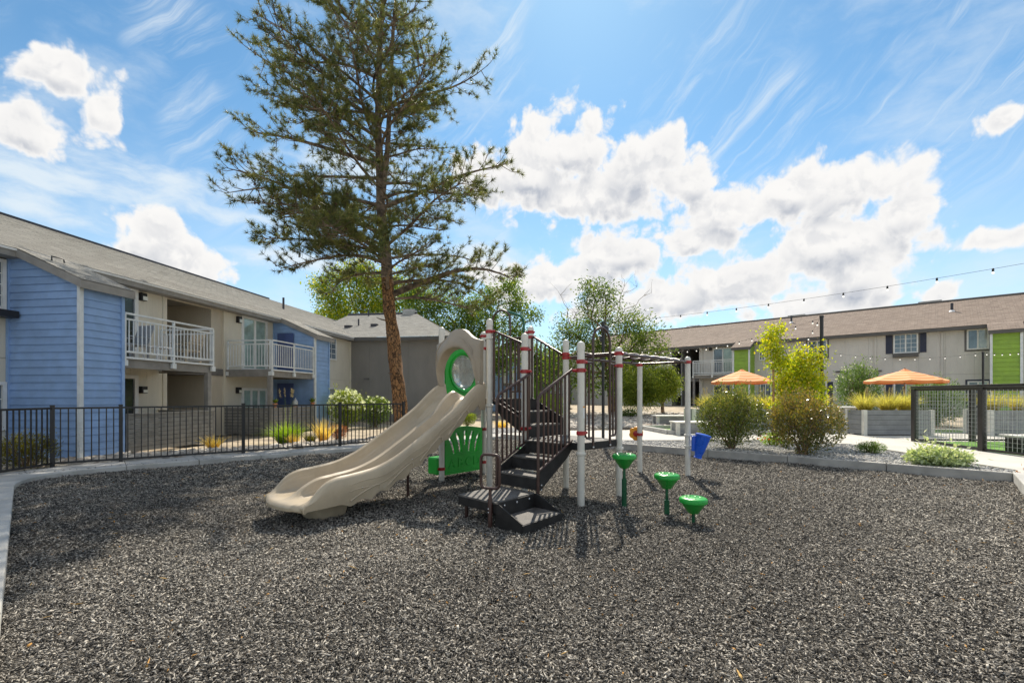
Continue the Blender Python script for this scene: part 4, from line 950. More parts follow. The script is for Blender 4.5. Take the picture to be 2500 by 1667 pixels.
for i in range(4):                                                          # hooked waves along the lower edge
    t0 = .42+i*.52; pts = []
    for k in range(14):
        a = k/13; t = t0+.02+.36*a; zb = bed(t); pts.append(up(s_o+sd*t+sx*(HW+.044), zb+.03-.085*a**2+.0*math.sin(a*3.1)))
    hook = up(s_o+sd*(t0-.02)+sx*(HW+.044), bed(t0)-.03)
    MB().tube([hook, up(s_o+sd*(t0-.03)+sx*(HW+.044), bed(t0)+.015)]+pts, .012, 6).build('wave_relief', M['beige'], sl_o, smooth=True)
ft = []
for z, k in ((.25, 1.0), (.12, .9), (-.03, .78)):
    c = s_o+sd*2.42; ft.append([up(c+sd*(.27*k*math.copysign(abs(math.cos(a))**.6, math.cos(a)))+sx*(.30*k*math.copysign(abs(math.sin(a))**.6, math.sin(a))), z) for a in [2*math.pi*i/24 for i in range(24)]])
MB().grid(ft, closed=True).build('slide_foot', M['beige'], sl_o, smooth=True)
c = s_o+sd*1.13; MB().tube([up(c, -.1), up(c, bed(1.13)-.03)], .02, 10).build('slide_leg', M['brown'], sl_o, smooth=True)
# hood over the slide's mouth
h_o = (A_+B_)/2+sd*.10
out_l = [(-.505, 1.66), (-.505, 1.85), (-.505, 2.05), (-.51, 2.22), (-.52, 2.345), (-.45, 2.365), (-.38, 2.385), (-.31, 2.42), (-.24, 2.475), (-.17, 2.53), (-.09, 2.56), (0, 2.567)]
arc_l = [(-.445, 1.66), (-.443, 1.75), (-.437, 1.84), (-.425, 1.93), (-.40, 2.01), (-.365, 2.08), (-.315, 2.14), (-.265, 2.19), (-.205, 2.23), (-.14, 2.255), (-.07, 2.268), (0, 2.272)]
mir = lambda l: l+[(-a, b) for a, b in l[-2::-1]]
ol, al_ = mir(out_l), mir(arc_l)
def hp_(wz, o): return up(h_o+sx*wz[0]+sd*o, wz[1])
hr = []
hr.append([hp_(p, -.02) for p in ol]); hr.append([hp_(p, .05) for p in ol])
for f_, o_ in ((.06, .062), (.25, .08), (.45, .105), (.7, .135), (.9, .15), (1.0, .152)):
    hr.append([hp_((a[0]+(b[0]-a[0])*f_, a[1]+(b[1]-a[1])*f_), o_*(.55+.45*min(1, max(0, (a[1]-1.66)/.5)))) for a, b in zip(ol, al_)])
hr.append([hp_((p[0]*.965, p[1]-.012), .145*(.55+.45*min(1, max(0, (p[1]-1.66)/.4)))) for p in al_]); hr.append([hp_((p[0]*.945, p[1]-.03), .06) for p in al_]); hr.append([hp_((p[0]*.945, p[1]-.03), -.02) for p in al_])
hd_ = MB().grid(hr); 
k0 = len(hr[0])
for i in range(k0-1): hd_.f.append(((len(hr)-1)*k0+i, (len(hr)-1)*k0+i+1, i+1, i))
hood = hd_.build('slide_hood', M['taupe_shade'], ps, smooth=True)
for sgn in (-1, 1):
    pts = [hp_((sgn*.46, 1.72), .085), hp_((sgn*.455, 2.0), .13), hp_((sgn*.40, 2.2), .16), hp_((sgn*.28, 2.34), .165), hp_((sgn*.15, 2.42), .16)]
    MB().tube(pts, .008, 6).build('hood_relief', M['taupe_shade'], hood, smooth=True)
    for zz in (1.69, 2.30): MB().lathe(hp_((sgn*.47, zz), .06), [(.014, 0), (.014, .006), (.004, .012)], 8, axis=sd).build('bolt', M['bolt'], hood)
# bubble window panel between posts A and C
ca, cc_ = PO['A'], PO['C']; e = (cc_-ca).normalized(); nrm = Vector((e.y, -e.x, 0)); Ln = (cc_-ca).length; mid = (ca+cc_)/2
def ring_panel(z0, z1, zc, r, th):
    hw = Ln/2-PR-.015; n = 48; rows = []
    for o_ in (-th/2, th/2):
        outr, inr = [], []
        for k in range(n):
            a = 2*math.pi*k/n; ca_, sa_ = math.cos(a), math.sin(a); kx = hw/max(abs(ca_), 1e-6); kz = ((z1-zc) if sa_ > 0 else (zc-z0))/max(abs(sa_), 1e-6); rr = min(kx, kz)
            outr.append(up(mid+e*rr*ca_+nrm*o_, zc+rr*sa_)); inr.append(up(mid+e*r*ca_+nrm*o_, zc+r*sa_))
        rows.append((outr, inr))
    return MB().grid([rows[0][0], rows[0][1], rows[1][1], rows[1][0], rows[0][0]], closed=True)
bp = ring_panel(1.45, 2.33, 1.90, .315, .05).build('bubble_panel', M['green'], ps)
MB().lathe(up(mid, 1.90), [(.31, -.03), (.355, -.05), (.365, 0), (.355, .05), (.31, .03), (.31, -.03)], 40, axis=nrm, caps=False).build('bubble_rim', M['green'], bp, smooth=True)
bm_ = bpy.data.materials.new('clear_plastic'); bm_.use_nodes = True; T = NT(bm_.node_tree)
tr = T.add('ShaderNodeBsdfTransparent', ins={0: (.86, .88, .86, 1)}); gl = T.add('ShaderNodeBsdfGlossy', ins={0: (.9, .9, .9, 1), 1: .08}); df = T.add('ShaderNodeBsdfDiffuse', ins={0: (.62, .62, .58, 1)})
lw = T.add('ShaderNodeLayerWeight', ins={0: .35}).outputs['Fresnel']; nz = T.add('ShaderNodeTexNoise', ins={'Vector': T.add('ShaderNodeNewGeometry').outputs['Position'], 'Scale': 9., 'Detail': 4.}).outputs[0]
m1 = T.add('ShaderNodeMixShader', ins={0: T.ramp(nz, .3, .75, .10, .32), 1: tr.outputs[0], 2: df.outputs[0]}); m2 = T.add('ShaderNodeMixShader', ins={0: T.math('MULTIPLY', lw, .8), 1: m1.outputs[0], 2: gl.outputs[0]}); T.l.new(m2.outputs[0], T.n['Material Output'].inputs[0])
MB().lathe(up(mid, 1.90), [(.32*math.cos(a), .16*math.sin(a)) for a in [i*math.pi/20 for i in range(11)]], 40, axis=-nrm).build('bubble', bm_, bp, smooth=True)
# letter panel with hand-fan slots under the deck, and its little bench
g0 = ca+e*(PR+.01); gw = Ln-2*PR-.02; th = .05
def gp(u, z, o=0.): return up(g0+e*(gw*u)+nrm*o, z)
def slot(u0, z0, u1, z1, w, bend):
    """curved finger slot outline in (u, z)"""
    L_, R_ = [], []
    for k in range(8):
        t = k/7; cu = u0+(u1-u0)*t+bend*math.sin(t*math.pi)*.5; cz = z0+(z1-z0)*t; ww = w*(.55+.45*math.sin(math.pi*(.15+.7*t)))
        L_.append((cu-ww, cz)); R_.append((cu+ww, cz))
    return L_+R_[::-1]
topc = lambda u: .872+.05*math.sin(math.pi*u)
SLOTS = [(.10, .75, .24, .45, .046, .05), (.30, .81, .40, .46, .048, .04), (.53, .84, .53, .57, .044, .0), (.73, .82, .64, .46, .048, -.04), (.91, .77, .81, .45, .046, -.05)]
pn = []
nx, nzv = 90, 64
def inside(u, z):
    for s_ in SLOTS:
        poly = slot(*s_); r = False
        for i in range(len(poly)):
            (x0, y0), (x1, y1) = poly[i], poly[(i+1) % len(poly)]
            if (y0 > z) != (y1 > z) and u < (x1-x0)*(z-y0)/(y1-y0+1e-12)+x0: r = not r
        if r: return True
    return False
cells = set()
for i in range(nx):
    for j in range(nzv):
        u = (i+.5)/nx; z = .09+(topc(u)-.09)*(j+.5)/nzv
        if not inside(u, z): cells.add((i, j))
pmB = MB(); idx = {}
def vtx(i, j, o):
    k = (i, j, o)
    if k not in idx: u = i/nx; idx[k] = len(pmB.v); pmB.v.append(tuple(gp(u, .09+(topc(u)-.09)*j/nzv, o)))
    return idx[k]
for i, j in cells:
    a, b = th/2, -th/2
    pmB.f.append((vtx(i, j, a), vtx(i+1, j, a), vtx(i+1, j+1, a), vtx(i, j+1, a))); pmB.f.append((vtx(i, j, b), vtx(i, j+1, b), vtx(i+1, j+1, b), vtx(i+1, j, b)))
    for di, dj, p, q in ((-1, 0, (i, j+1), (i, j)), (1, 0, (i+1, j), (i+1, j+1)), (0, -1, (i, j), (i+1, j)), (0, 1, (i+1, j+1), (i, j+1))):
        if (i+di, j+dj) not in cells: pmB.f.append((vtx(*q, a), vtx(*p, a), vtx(*p, b), vtx(*q, b)))
lp = pmB.build('letter_panel', M['green'], ps)
for z, h in ((.425, .012), (.135, .012)):
    mm = MB().obox(gp(.07, z, th/2), e*gw*.86, nrm*.008, (0, 0, h)); mm.build('panel_ridge', M['green'], lp)
for i, ch in enumerate('ABCD'):
    cu = bpy.data.curves.new('letter', 'FONT'); cu.body = ch; cu.size = .23; cu.extrude = .006; cu.align_x = 'CENTER'; cu.resolution_u = 4
    tmp = bpy.data.objects.new('letter_curve', cu); me = bpy.data.meshes.new_from_object(tmp); bpy.data.objects.remove(tmp); me.materials.clear(); me.materials.append(M['green'])
    o = bpy.data.objects.new('letter', me); COL.objects.link(o); o.parent = lp
    o.location = gp(.17+.22*i, .205, th/2+.004)-off(lp); o.rotation_euler = (math.radians(90), 0, math.atan2(e.y, e.x))
bp2 = [gp(-.02, .0, -.03), gp(1.0, .0, -.03)]
sb = MB().obox(gp(-.16, .10, -th/2-.26), e*gw*1.16, nrm*.26, (0, 0, .30)); sb.build('bench_seat', M['green'], lp, bevel=.03)
# stepping pods
def pod(px, pyb, pyt, label):
    p = G(px, pyb); zt_ = CH-(pyt-HZ)/F*p.y; r = root('stepping_pod', p, label, 'stepping pod', 'green stepping pods beside the structure')
    hgt = .185; R = .155
    m = MB().lathe(up(p, zt_-hgt), [(.045, -.0), (.056, .004), (R*.88, hgt-.062), (R*.9, hgt-.06), (R, hgt-.055), (R+.002, hgt-.03), (R-.004, hgt-.012), (R-.022, hgt), (.02, hgt-.003)], 32); m.build('pod_seat', M['greenp'], r, smooth=True)
    for k in range(7):
        a = 2*math.pi*k/7
        if k < 6: MB().lathe((p.x+.085*math.cos(a), p.y+.085*math.sin(a), zt_-.004), [(.02, 0), (.02, .006), (.012, .009)], 10).build('grip_stud', M['greenp'], r)
    th_ = zt_-hgt-.14
    if th_ > .03: MB().tube([up(p, -.1), up(p, th_)], .033, 14).build('sleeve', M['greend'], r, smooth=True)
    MB().tube([up(p, -.1), up(p, zt_-hgt+.005)], .0185, 12).build('stem', M['greend'], r, smooth=True)
pod(1524, 1239.4, 1108, 'tallest green stepping pod standing in front of a white post')
pod(1628, 1255.8, 1156, 'middle height green stepping pod between the tall and short ones')
pod(1692.7, 1279, 1213.6, 'shortest green stepping pod nearest the camera')
# ------------------------------------------------------------------ right-hand building (grey with green bays)
GB = .62
R = Fr((23.2, 29.3), (V_.x, V_.y), (U.x, U.y))
br_ = root('apartment_building', R.p(6, 5, GB), 'two storey light grey apartment building with brown roof and lime green bays', 'building')
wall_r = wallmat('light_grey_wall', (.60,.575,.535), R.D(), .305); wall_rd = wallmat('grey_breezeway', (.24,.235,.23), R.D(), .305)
ZER = R.z_(2137, 812.8, 0)-.02; SR0, SR1 = R.s_(2620, 0), R.s_(1395, 0)
zr = lambda px, py, t=0.: R.z_(px, py, t)
bz0, bz1 = R.s_(1707, 0), R.s_(1640, 0)
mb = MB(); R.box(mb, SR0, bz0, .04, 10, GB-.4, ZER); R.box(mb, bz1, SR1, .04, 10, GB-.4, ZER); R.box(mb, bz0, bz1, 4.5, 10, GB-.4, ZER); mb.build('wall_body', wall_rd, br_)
zband = zr(2137, 918)
for z0, z1 in ((GB-.4, zband), (zband+.012, ZER-.02)):
    panels(R, SR0, bz0, z0, z1, 0, wall_r, br_, 1.22); panels(R, bz1, SR1, z0, z1, 0, wall_r, br_, 1.22)
mb = MB(); R.box(mb, bz0, bz1, -.005, .06, zr(1670, 843), ZER-.02); mb.build('lintel', wall_r, br_)
mb = MB(); R.box(mb, bz0, bz1, .1, 4.5, zband-.1, zband+.15); mb.build('landing_slab', M['greyd'], br_)
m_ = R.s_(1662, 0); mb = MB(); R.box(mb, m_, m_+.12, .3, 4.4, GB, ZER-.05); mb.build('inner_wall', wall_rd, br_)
TRR = 5.0; ZRR = ZER+.42*(TRR+.45); slr = .42
prr = lambda s, t, dz=0.: R.p(s, t, ZER+slr*(t+.45)+dz)
roof_courses((prr(SR0, -.45), prr(SR1, -.45)), (prr(SR0, TRR), prr(SR1, TRR)), roof_r, br_)
roof_courses((R.p(SR1, 2*TRR+.45, ZER), R.p(SR0, 2*TRR+.45, ZER)), (prr(SR1, TRR), prr(SR0, TRR)), roof_r, br_)
mb = MB(); mb.obox(prr(SR0, -.46, -.2), R.D()*(SR1-SR0), R.N()*.03, (0, 0, .19)); mb.build('fascia', M['fasciab'], br_)
mb = MB(); mb.obox(prr(SR0, -.43, -.2), R.D()*(SR1-SR0), R.N()*.43, (0, 0, .02)); mb.build('soffit', M['fascia'], br_)
mb = MB(); mb.tube([prr(SR0, TRR, .03), prr(SR1, TRR, .03)], .08, 8); mb.build('ridge_cap', M['fasciab'], br_)
def bay_r(px0, px1, dep=1.35, px_side=None):
    t0 = -dep; a, b = sorted((R.s_(px0, t0), R.s_(px1, t0))); zb = lambda t: ZER+slr*(t+.45)-.1
    mb = MB(); mb.extrude([R.p(a+.03, t0+.03, GB-.2), R.p(a+.03, .05, GB-.2), R.p(a+.03, .05, zb(.05)), R.p(a+.03, t0+.03, zb(t0))], R.D()*(b-a-.06)); mb.build('bay_core', M['green_sid'], br_)
    lap_siding(lambda q: R.p(a+q, t0+.03, 0), b-a, GB, lambda q: zb(t0), M['green_sid'], br_, lap=.24, outv=-R.N())
    lap_siding(lambda q: R.p(a+.03, t0+q, 0), dep, GB, lambda q: zb(t0+q), M['green_sid'], br_, lap=.24, outv=-R.D())
    for s in (a, b): mb = MB(); R.box(mb, s-.05, s+.05, t0-.045, t0+.05, GB-.1, zb(t0)-.02); mb.build('corner_board', M['rail'], br_)
    lo = t0-.2; ov = .12
    roof_courses((prr(a-ov, lo), prr(b+ov, lo)), (prr(a-ov, -.43, .012), prr(b+ov, -.43, .012)), roof_r, br_)
    mb = MB(); mb.extrude([prr(a-ov+.032, lo+.031, -.18), prr(a-ov+.032, 0, -.18), prr(a-ov+.032, 0, -.03), prr(a-ov+.032, lo+.031, -.03)], R.D()*(b-a+2*ov-.064)); mb.build('roof_deck', M['fasciab'], br_)
    for sx_ in (a-ov, b+ov-.03): mb = MB(); mb.extrude([prr(sx_, lo, -.005), prr(sx_, 0, -.005), prr(sx_, 0, -.19), prr(sx_, lo, -.19)], R.D()*.03); mb.build('rake_board', M['fasciab'], br_)
    mb = MB(); mb.obox(prr(a-ov+.031, lo, -.19), R.D()*(b-a+2*ov-.062), R.N()*.03, (0, 0, .18)); mb.build('fascia', M['fasciab'], br_)
    return a, b
g1 = bay_r(1790.6, 1829); g2 = bay_r(2420, 2494)
def win_r(px0, px1, y0, y1, glass, **kw):
    a, b = sorted((R.s_(px0), R.s_(px1))); c = (px0+px1)/2
    return window(R, a, b, zr(c, y1), zr(c, y0), 0, br_, glass, **kw)
win_r(1972, 2020, 831, 872, M['dglass'], mun=(1, 5), trim=M['greyd'], glasses=[M['bglass'], M['dglass']])
w = win_r(2181, 2242, 814, 862, M['bglass'], mun=(2, 4), trim=M['greyd'], outer=.06)
win_r(2360, 2415, 803, 853, M['pglass'], trim=M['greyd'], glasses=[M['pglass'], M['bglass']])
win_r(1997, 2019, 932, 985, M['dglass'], mun=(1, 4)); win_r(2182, 2241, 934, 990, M['bglass'], glasses=[M['curtain'], M['bglass']]); win_r(2362, 2414, 930, 990, M['bglass'], trim=M['navy'], glasses=[M['curtain'], M['bglass']])
win_r(1853, 1868, 846, 880, M['bglass']); win_r(1855, 1884, 936, 985, M['bglass'], trim=M['navy'], mun=(2, 3), outer=.06)
win_r(1588, 1607, 860, 900, M['dglass'], fw=.04)
for px0, px1, y0, y1, c in ((2162.5, 2178.5, 817, 864, 0), (2246, 2262, 812, 860, 0), (2163, 2179, 936, 990, 0), (2020.5, 2034, 932, 985, 0)):
    a, b = sorted((R.s_(px0), R.s_(px1))); q = (px0+px1)/2; mb = MB(); R.box(mb, a, b, -.035, -.002, zr(q, y1), zr(q, y0)); s_ = mb.build('shutter', M['navy'], br_)
    mb = MB(); n = 10
    for k in range(n): z0 = zr(q, y1)+.06+(zr(q, y0)-zr(q, y1)-.12)*k/n; R.box(mb, a+.05, b-.05, -.045, -.034, z0, z0+.05)
    mb.build('louvre', M['navy'], s_)
a, b = sorted((R.s_(2180), R.s_(2243))); mb = MB(); R.box(mb, a, b, -.3, -.03, zr(2212, 872), zr(2212, 864.5)); mb.build('flower_box', M['fasciab'], br_, bevel=.02)
# balcony and sliding doors by the breezeway
a, b = sorted((R.s_(1741), R.s_(1790))); window(R, a, b, zr(1765, 912), zr(1765, 849), 0, br_, M['curtain'], fw=.09, name='sliding_door', glasses=[M['curtain'], M['bglass']])
window(R, a, b, zr(1765, 990), zr(1765, 939), 0, br_, M['dglass'], fw=.09, name='sliding_door')
ba, bb = sorted((g1[1]+.05, R.s_(1691, -1.3)))
balcony(R, ba, bb, -1.3, -.03, zr(1740, 914, -1.3), br_, side1=True, step=.13)
mb = MB(); R.box(mb, bb-.14, bb, -1.28, -1.14, GB, zr(1740, 914, -1.3)-.2); mb.build('balcony_post', M['grey'], br_)
mb = MB(); R.box(mb, R.s_(1601), R.s_(1612), -.05, 0, zr(1600, 900), zr(1600, 862)); mb.build('trim', M['white'], br_)
for px, py in ((1943, 776), (2270, 744), (1690, 803)):
    s = R.s_(px, TRR); mb = MB(); R.box(mb, s-.6, s+.6, TRR+.1, TRR+.9, ZRR-.25, ZRR+.2); mb.build('cooling_unit', M['ac'], br_, bevel=.02)
for px, tt in ((1932, 3.6), (2324, 2.7)):
    s = R.s_(px, tt); MB().tube([prr(s, tt, -.05), prr(s, tt, .5)], .07, 8).build('roof_pipe', M['vent'], br_); MB().lathe(prr(s, tt, .02), [(.2, -.08), (.08, .05)], 10).build('pipe_flashing', M['plast'], br_)
for px in (2300, 2137): s = R.s_(px); mb = MB(); R.box(mb, s-.04, s+.04, -.08, -.002, GB, ZER-.25); mb.build('downspout', wall_r, br_)
s = R.s_(1707); MB().tube([R.p(s-.1, -.4, ZER-.1), R.p(s-.25, -.2, ZER-.35), R.p(s-.25, -.07, ZER-.6), R.p(s-.25, -.07, GB)], .05, 8).build('downspout', M['cream'], br_)
for px, py in ((1735.5, 852), ): s = R.s_(px); mb = MB(); R.box(mb, s-.1, s+.1, -.15, -.002, zr(px, py+4), zr(px, py-4)); mb.build('wall_lamp', M['lamp'], br_)
for px, py in ((2048, 907), (2144, 905), (2052, 907)): s = R.s_(px); mb = MB(); R.box(mb, s-.18, s+.18, -.08, -.002, zr(px, py+2), zr(px, py-1.5)); mb.build('wall_vent', M['greyd'], br_)
for i in range(2):
    for j in range(3):
        px = 1656+i*7; py = 948+j*7; s = R.s_(px, .28); mb = MB(); R.box(mb, s-.09, s+.09, .22, .3, R.z_(px, py, .28)-.09, R.z_(px, py, .28)+.09); mb.build('electric_meter', M['plast'], br_, bevel=.02)
# ------------------------------------------------------------------ far buildings glimpsed through the rails
FB = Fr((XP(1205, 42), 42), (1, -.12), (.12, 1))
fb = root('far_building', FB.p(2, 3, 0), 'distant blue sided apartment block glimpsed behind the stair rails', 'building')
s1 = FB.s_(1290); mb = MB(); FB.box(mb, -7, s1, .05, 9, 0, 4.9); mb.build('wall_body', M['bluesid'], fb)
lap_siding(lambda a: FB.p(-7+a, .0, 0), s1+7, .1, lambda a: 4.85, M['bluesid'], fb, lap=.3, outv=-FB.N())
for px0, px1 in ((1226, 1236), (1246, 1258)):
    for y0, y1 in ((905, 935), (958, 985)): window(FB, FB.s_(px0), FB.s_(px1), FB.z_(px0, y1), FB.z_(px0, y0), -.03, fb, M['curtain'], fw=.12)
balcony(FB, FB.s_(1232), FB.s_(1285), -1.5, -.05, 2.6, fb, step=.3)
roof_courses((FB.p(-7.5, -.5, 4.95), FB.p(s1+.5, -.5, 4.95)), (FB.p(-7.5, 4.5, 6.3), FB.p(s1+.5, 4.5, 6.3)), roof_l, fb)
FG = Fr((XP(1292, 47), 47), (1, -.1), (.1, 1))
fg = root('far_building', FG.p(4, 3, 0), 'distant beige flat roofed block with a green strip behind the stair rails', 'building')
mb = MB(); FG.box(mb, 0, 13, .1, 8, 0, 5.2); mb.build('wall_body', wall_r, fg); mb = MB(); FG.box(mb, 1.3, 13, .06, .099, 0, 3.2); mb.build('lower_wall', wall_rd, fg)
mb = MB(); FG.box(mb, .25, 1.2, -.4, .05, 0, 3.3); mb.build('green_bay', M['green_sid'], fg); mb = MB(); FG.box(mb, -.2, 13.2, -.15, 8.2, 5.2, 5.45); mb.build('roof', M['fasciab'], fg)
for s in (1.9, 6.0): window(FG, s, s+1.5, 1.7, 2.9, .05, fg, M['curtain'], fw=.1)
# ------------------------------------------------------------------ black picket fence on the left
def picket_fence(pts, label, z0, h, step=.114):
    r = root('picket_fence', (pts[0][0], pts[0][1], z0), label, 'fence'); me = None; mp = None
    for i, (a, b) in enumerate(zip(pts, pts[1:])):
        a, b = Vector((*a, 0)), Vector((*b, 0)); d = b-a; ang = math.atan2(d.y, d.x)
        for z in (z0+.06, z0+h-.045): MB().beam(up(a, z), up(b, z), .032, .038).build('rail', M['black'], r)
        n = round(d.length/step)
        for k in range(1, n):
            q = a+d*k/n
            if me is None:
                o = MB().box(-.0095, -.0095, 0, .0095, .0095, h-.12).build('picket', M['black'], None); me = o.data; o.parent = r; o.location = up(q, z0+.07)-off(r); o.rotation_euler.z = ang
            else: inst('picket', me, up(q, z0+.07), r, ang)
        for q in ((a,) if i else (a,)):
            m = MB().box(-.032, -.032, 0, .032, .032, h+.03); m.box(-.037, -.037, h+.03, .037, .037, h+.05)
            if mp is None: o = m.build('fence_post', M['black'], None); mp = o.data; o.parent = r; o.location = up(q, z0-.03)-off(r); o.rotation_euler.z = ang
            else: inst('fence_post', mp, up(q, z0-.03), r, ang)
    b = Vector((*pts[-1], 0)); inst('fence_post', mp, up(b, z0-.03), r, ang)
fp = [G(128, 1138, .08), G(295, 1127, .08), G(594, 1106.5, .08), G(830, 1089, .08), G(985, 1076, .08)]
p_first = Vector((-8.93, 7.3)); p_pre = Vector((-8.6, 4.9))
picket_fence([tuple(p_pre), tuple(p_first)]+[(p.x, p.y) for p in fp], 'black steel picket fence running along the left walkway', .08, 1.19)
# ------------------------------------------------------------------ wire mesh enclosure on the right
def mesh_fence(segs, label, z0=PZ, h=1.55):
    r = root('wire_fence', (*segs[0][0], z0), label, 'fence')
    def post_(p): MB().box(p.x-.06, p.y-.06, z0-.02, p.x+.06, p.y+.06, z0+h-.04).build('fence_post', M['blackw'], r, bevel=.006)
    done = []
    for a, b in segs:
        a, b = Vector((*a, 0)), Vector((*b, 0)); d = b-a; e = d.normalized()
        MB().beam(up(a-e*.06, z0+h), up(b+e*.06, z0+h), .14, .06).build('top_rail', M['blackw'], r, bevel=.006)
        MB().beam(up(a, z0+.05), up(b, z0+.05), .04, .05).build('bottom_rail', M['blackw'], r)
        MB().beam(up(a, z0+h-.07), up(b, z0+h-.07), .035, .05).build('inner_rail', M['blackw'], r)
        n = round(d.length/.102)
        for k in range(1, n): MB().beam(up(a+e*.0+d*k/n, z0+.07), up(a+d*k/n, z0+h-.09), .006, .006).build('wire', M['wire'], r)
        for k in range(1, 14): z = z0+.07+(h-.16)*k/14; MB().beam(up(a+e*.05, z)+Vector((0, .006, 0)), up(b-e*.05, z)+Vector((0, .006, 0)), .006, .006).build('wire', M['wire'], r)
        for p in (a, b):
            if not any((p-q).length < .05 for q in done): post_(p); done.append(p)
f1, f2, f3 = G(2233, 1077, PZ), G(2398, 1101, PZ), Vector((10.95, 9.0, 0)); f0 = Vector((XP(2374, 13.1), 13.1, 0)); fx_ = Vector((17.2, 13.0, 0))
mesh_fence([(f1.xy[:], f2.xy[:]), (f2.xy[:], f3.xy[:]), (f1.xy[:], f0.xy[:]), (f0.xy[:], fx_.xy[:])], 'dark steel fence with welded wire mesh round the green turf run')
sheet('turf', [(f1.x+.05, f1.y-.06), (f2.x+.1, f2.y), (f3.x+.1, f3.y), (17.2, 8.6), (17.2, 12.95)], PZ+.006, M['turf'])
# ------------------------------------------------------------------ planters, benches, putting green
def planter(x0, x1, y0, y1, z1, label, rows=5, z0=PZ, name='raised_planter', cat='planter', cap=False):
    r = root(name, ((x0+x1)/2, y0, z0), label, cat)
    hh = (z1-z0-.03)/rows
    MB().box(x0+.032, y0+.032, z0+.035, x1-.032, y1-.032, z1-.17).build('liner', M['greyd'], r)
    for i in range(rows):
        z = z0+.03+i*hh
        MB().box(x0+.02, y0, z, x1-.02, y0+.03, z+hh-.008).build('plank', M['plank'], r)
        MB().box(x0, y0+.04, z, x0+.03, y1-.02, z+hh-.008).build('plank', M['plank'], r); MB().box(x1-.03, y0+.04, z, x1, y1-.02, z+hh-.008).build('plank', M['plank'], r)
    for x in (x0-.015, x1-.10):
        MB().box(x, y0-.015, z0, x+.115, y0+.10, z1).build('corner_post', M['cream'], r, bevel=.006)
    for x in (x0-.015, x1-.10): MB().box(x, y1-.1, z0, x+.115, y1+.015, z1).build('corner_post', M['cream'], r, bevel=.006)
    if cap: MB().box(x0-.05, y0-.05, z1, x1+.05, y1+.05, z1+.045).build('seat_top', M['cream'], r, bevel=.01)
    else: MB().box(x0+.035, y0+.035, z1-.16, x1-.035, y1-.035, z1-.06).build('soil_fill', M['soil'], r)
    return r
planter(XP(2104, 15.2), XP(2280, 15.1), 15.1, 15.95, 1.0, 'grey planter with cream corner posts left of the wire fence')
planter(XP(2411, 15.1), XP(2411, 15.1)+3.0, 15.0, 15.9, 1.0, 'grey planter full of yellow grass behind the turf run')
planter(XP(1693, 16.9), XP(2040, 16.9), 16.9, 17.8, .99, 'long grey planter behind the round shrubs and yellow maple')
planter(XP(1653, 15.2), XP(1653, 15.2)+1.3, 15.2, 15.8, .56, 'low grey bench box with cream top nearest the curb', rows=3, name='bench_box', cat='bench', cap=True)
planter(XP(1604, 18.6), XP(1604, 18.6)+1.7, 18.6, 19.2, .62, 'low grey bench box by the river stones', rows=3, name='bench_box', cat='bench', cap=True)
# concrete kerb round the putting green
pg = root('putting_green_kerb', (5.0, 16.2, PZ), 'pale concrete kerb framing the small putting green', 'kerb')
kp = [(XP(1566, 18.0), 18.0), (XP(1632, 15.6), 15.6), (XP(1665, 15.35), 15.35), (9.5, 15.5), (9.5, 16.6), (6.9, 18.2)]
for i, (a, b) in enumerate(zip(kp, kp[1:]+kp[:1])):
    a, b = Vector((*a, 0)), Vector((*b, 0)); d = (b-a).normalized(); MB().beam(up(a+d*.01, PZ+.07), up(b-d*.01, PZ+.07), .16, .15).build('kerb_stone', M['conc'], pg, bevel=.01)
sheet('putting_green', kp, PZ+.02, M['turf2'])
for nm, y, x0_, x1_ in (('putting_green', 15.55, 14.1, 16.0),):
    sheet('putting_green', [(x0_, 16.2), (x1_+1, 16.2), (x1_+1, 17.6), (x0_, 17.6)], PZ+.008, M['turf2'])
# concrete table
ct = root('concrete_table', (XP(2062, 17.2), 17.2, PZ), 'pale concrete games table behind the dark shrub', 'table'); x = XP(2062, 17.2)
MB().box(x-.56, 16.75, 1.0, x+.56, 17.75, 1.06).build('table_top', M['cream'], ct, bevel=.012)
MB().extrude([(x-.22, 17.1, PZ), (x+.34, 17.1, PZ), (x+.32, 17.1, .4), (x+.12, 17.1, .62), (x+.12, 17.1, .8), (x+.36, 17.1, .92), (x+.36, 17.1, 1.0), (x-.3, 17.1, 1.0), (x-.3, 17.1, .5)], (0, .35, 0)).build('table_leg', M['conc'], ct, bevel=.01)
# dark bench inside the run
bx = root('bench', (11.9, 10.6, PZ), 'black bench with pale seat inside the turf run at the right edge', 'bench')
MB().box(11.45, 10.35, .52, 12.9, 10.8, .57).build('seat', M['cream'], bx, bevel=.01)
for x in (11.55, 12.6): MB().box(x, 10.4, PZ, x+.2, 10.75, .52).build('leg', M['black'], bx)
MB().box(11.45, 10.33, .42, 12.9, 10.37, .515).build('apron', M['black'], bx)
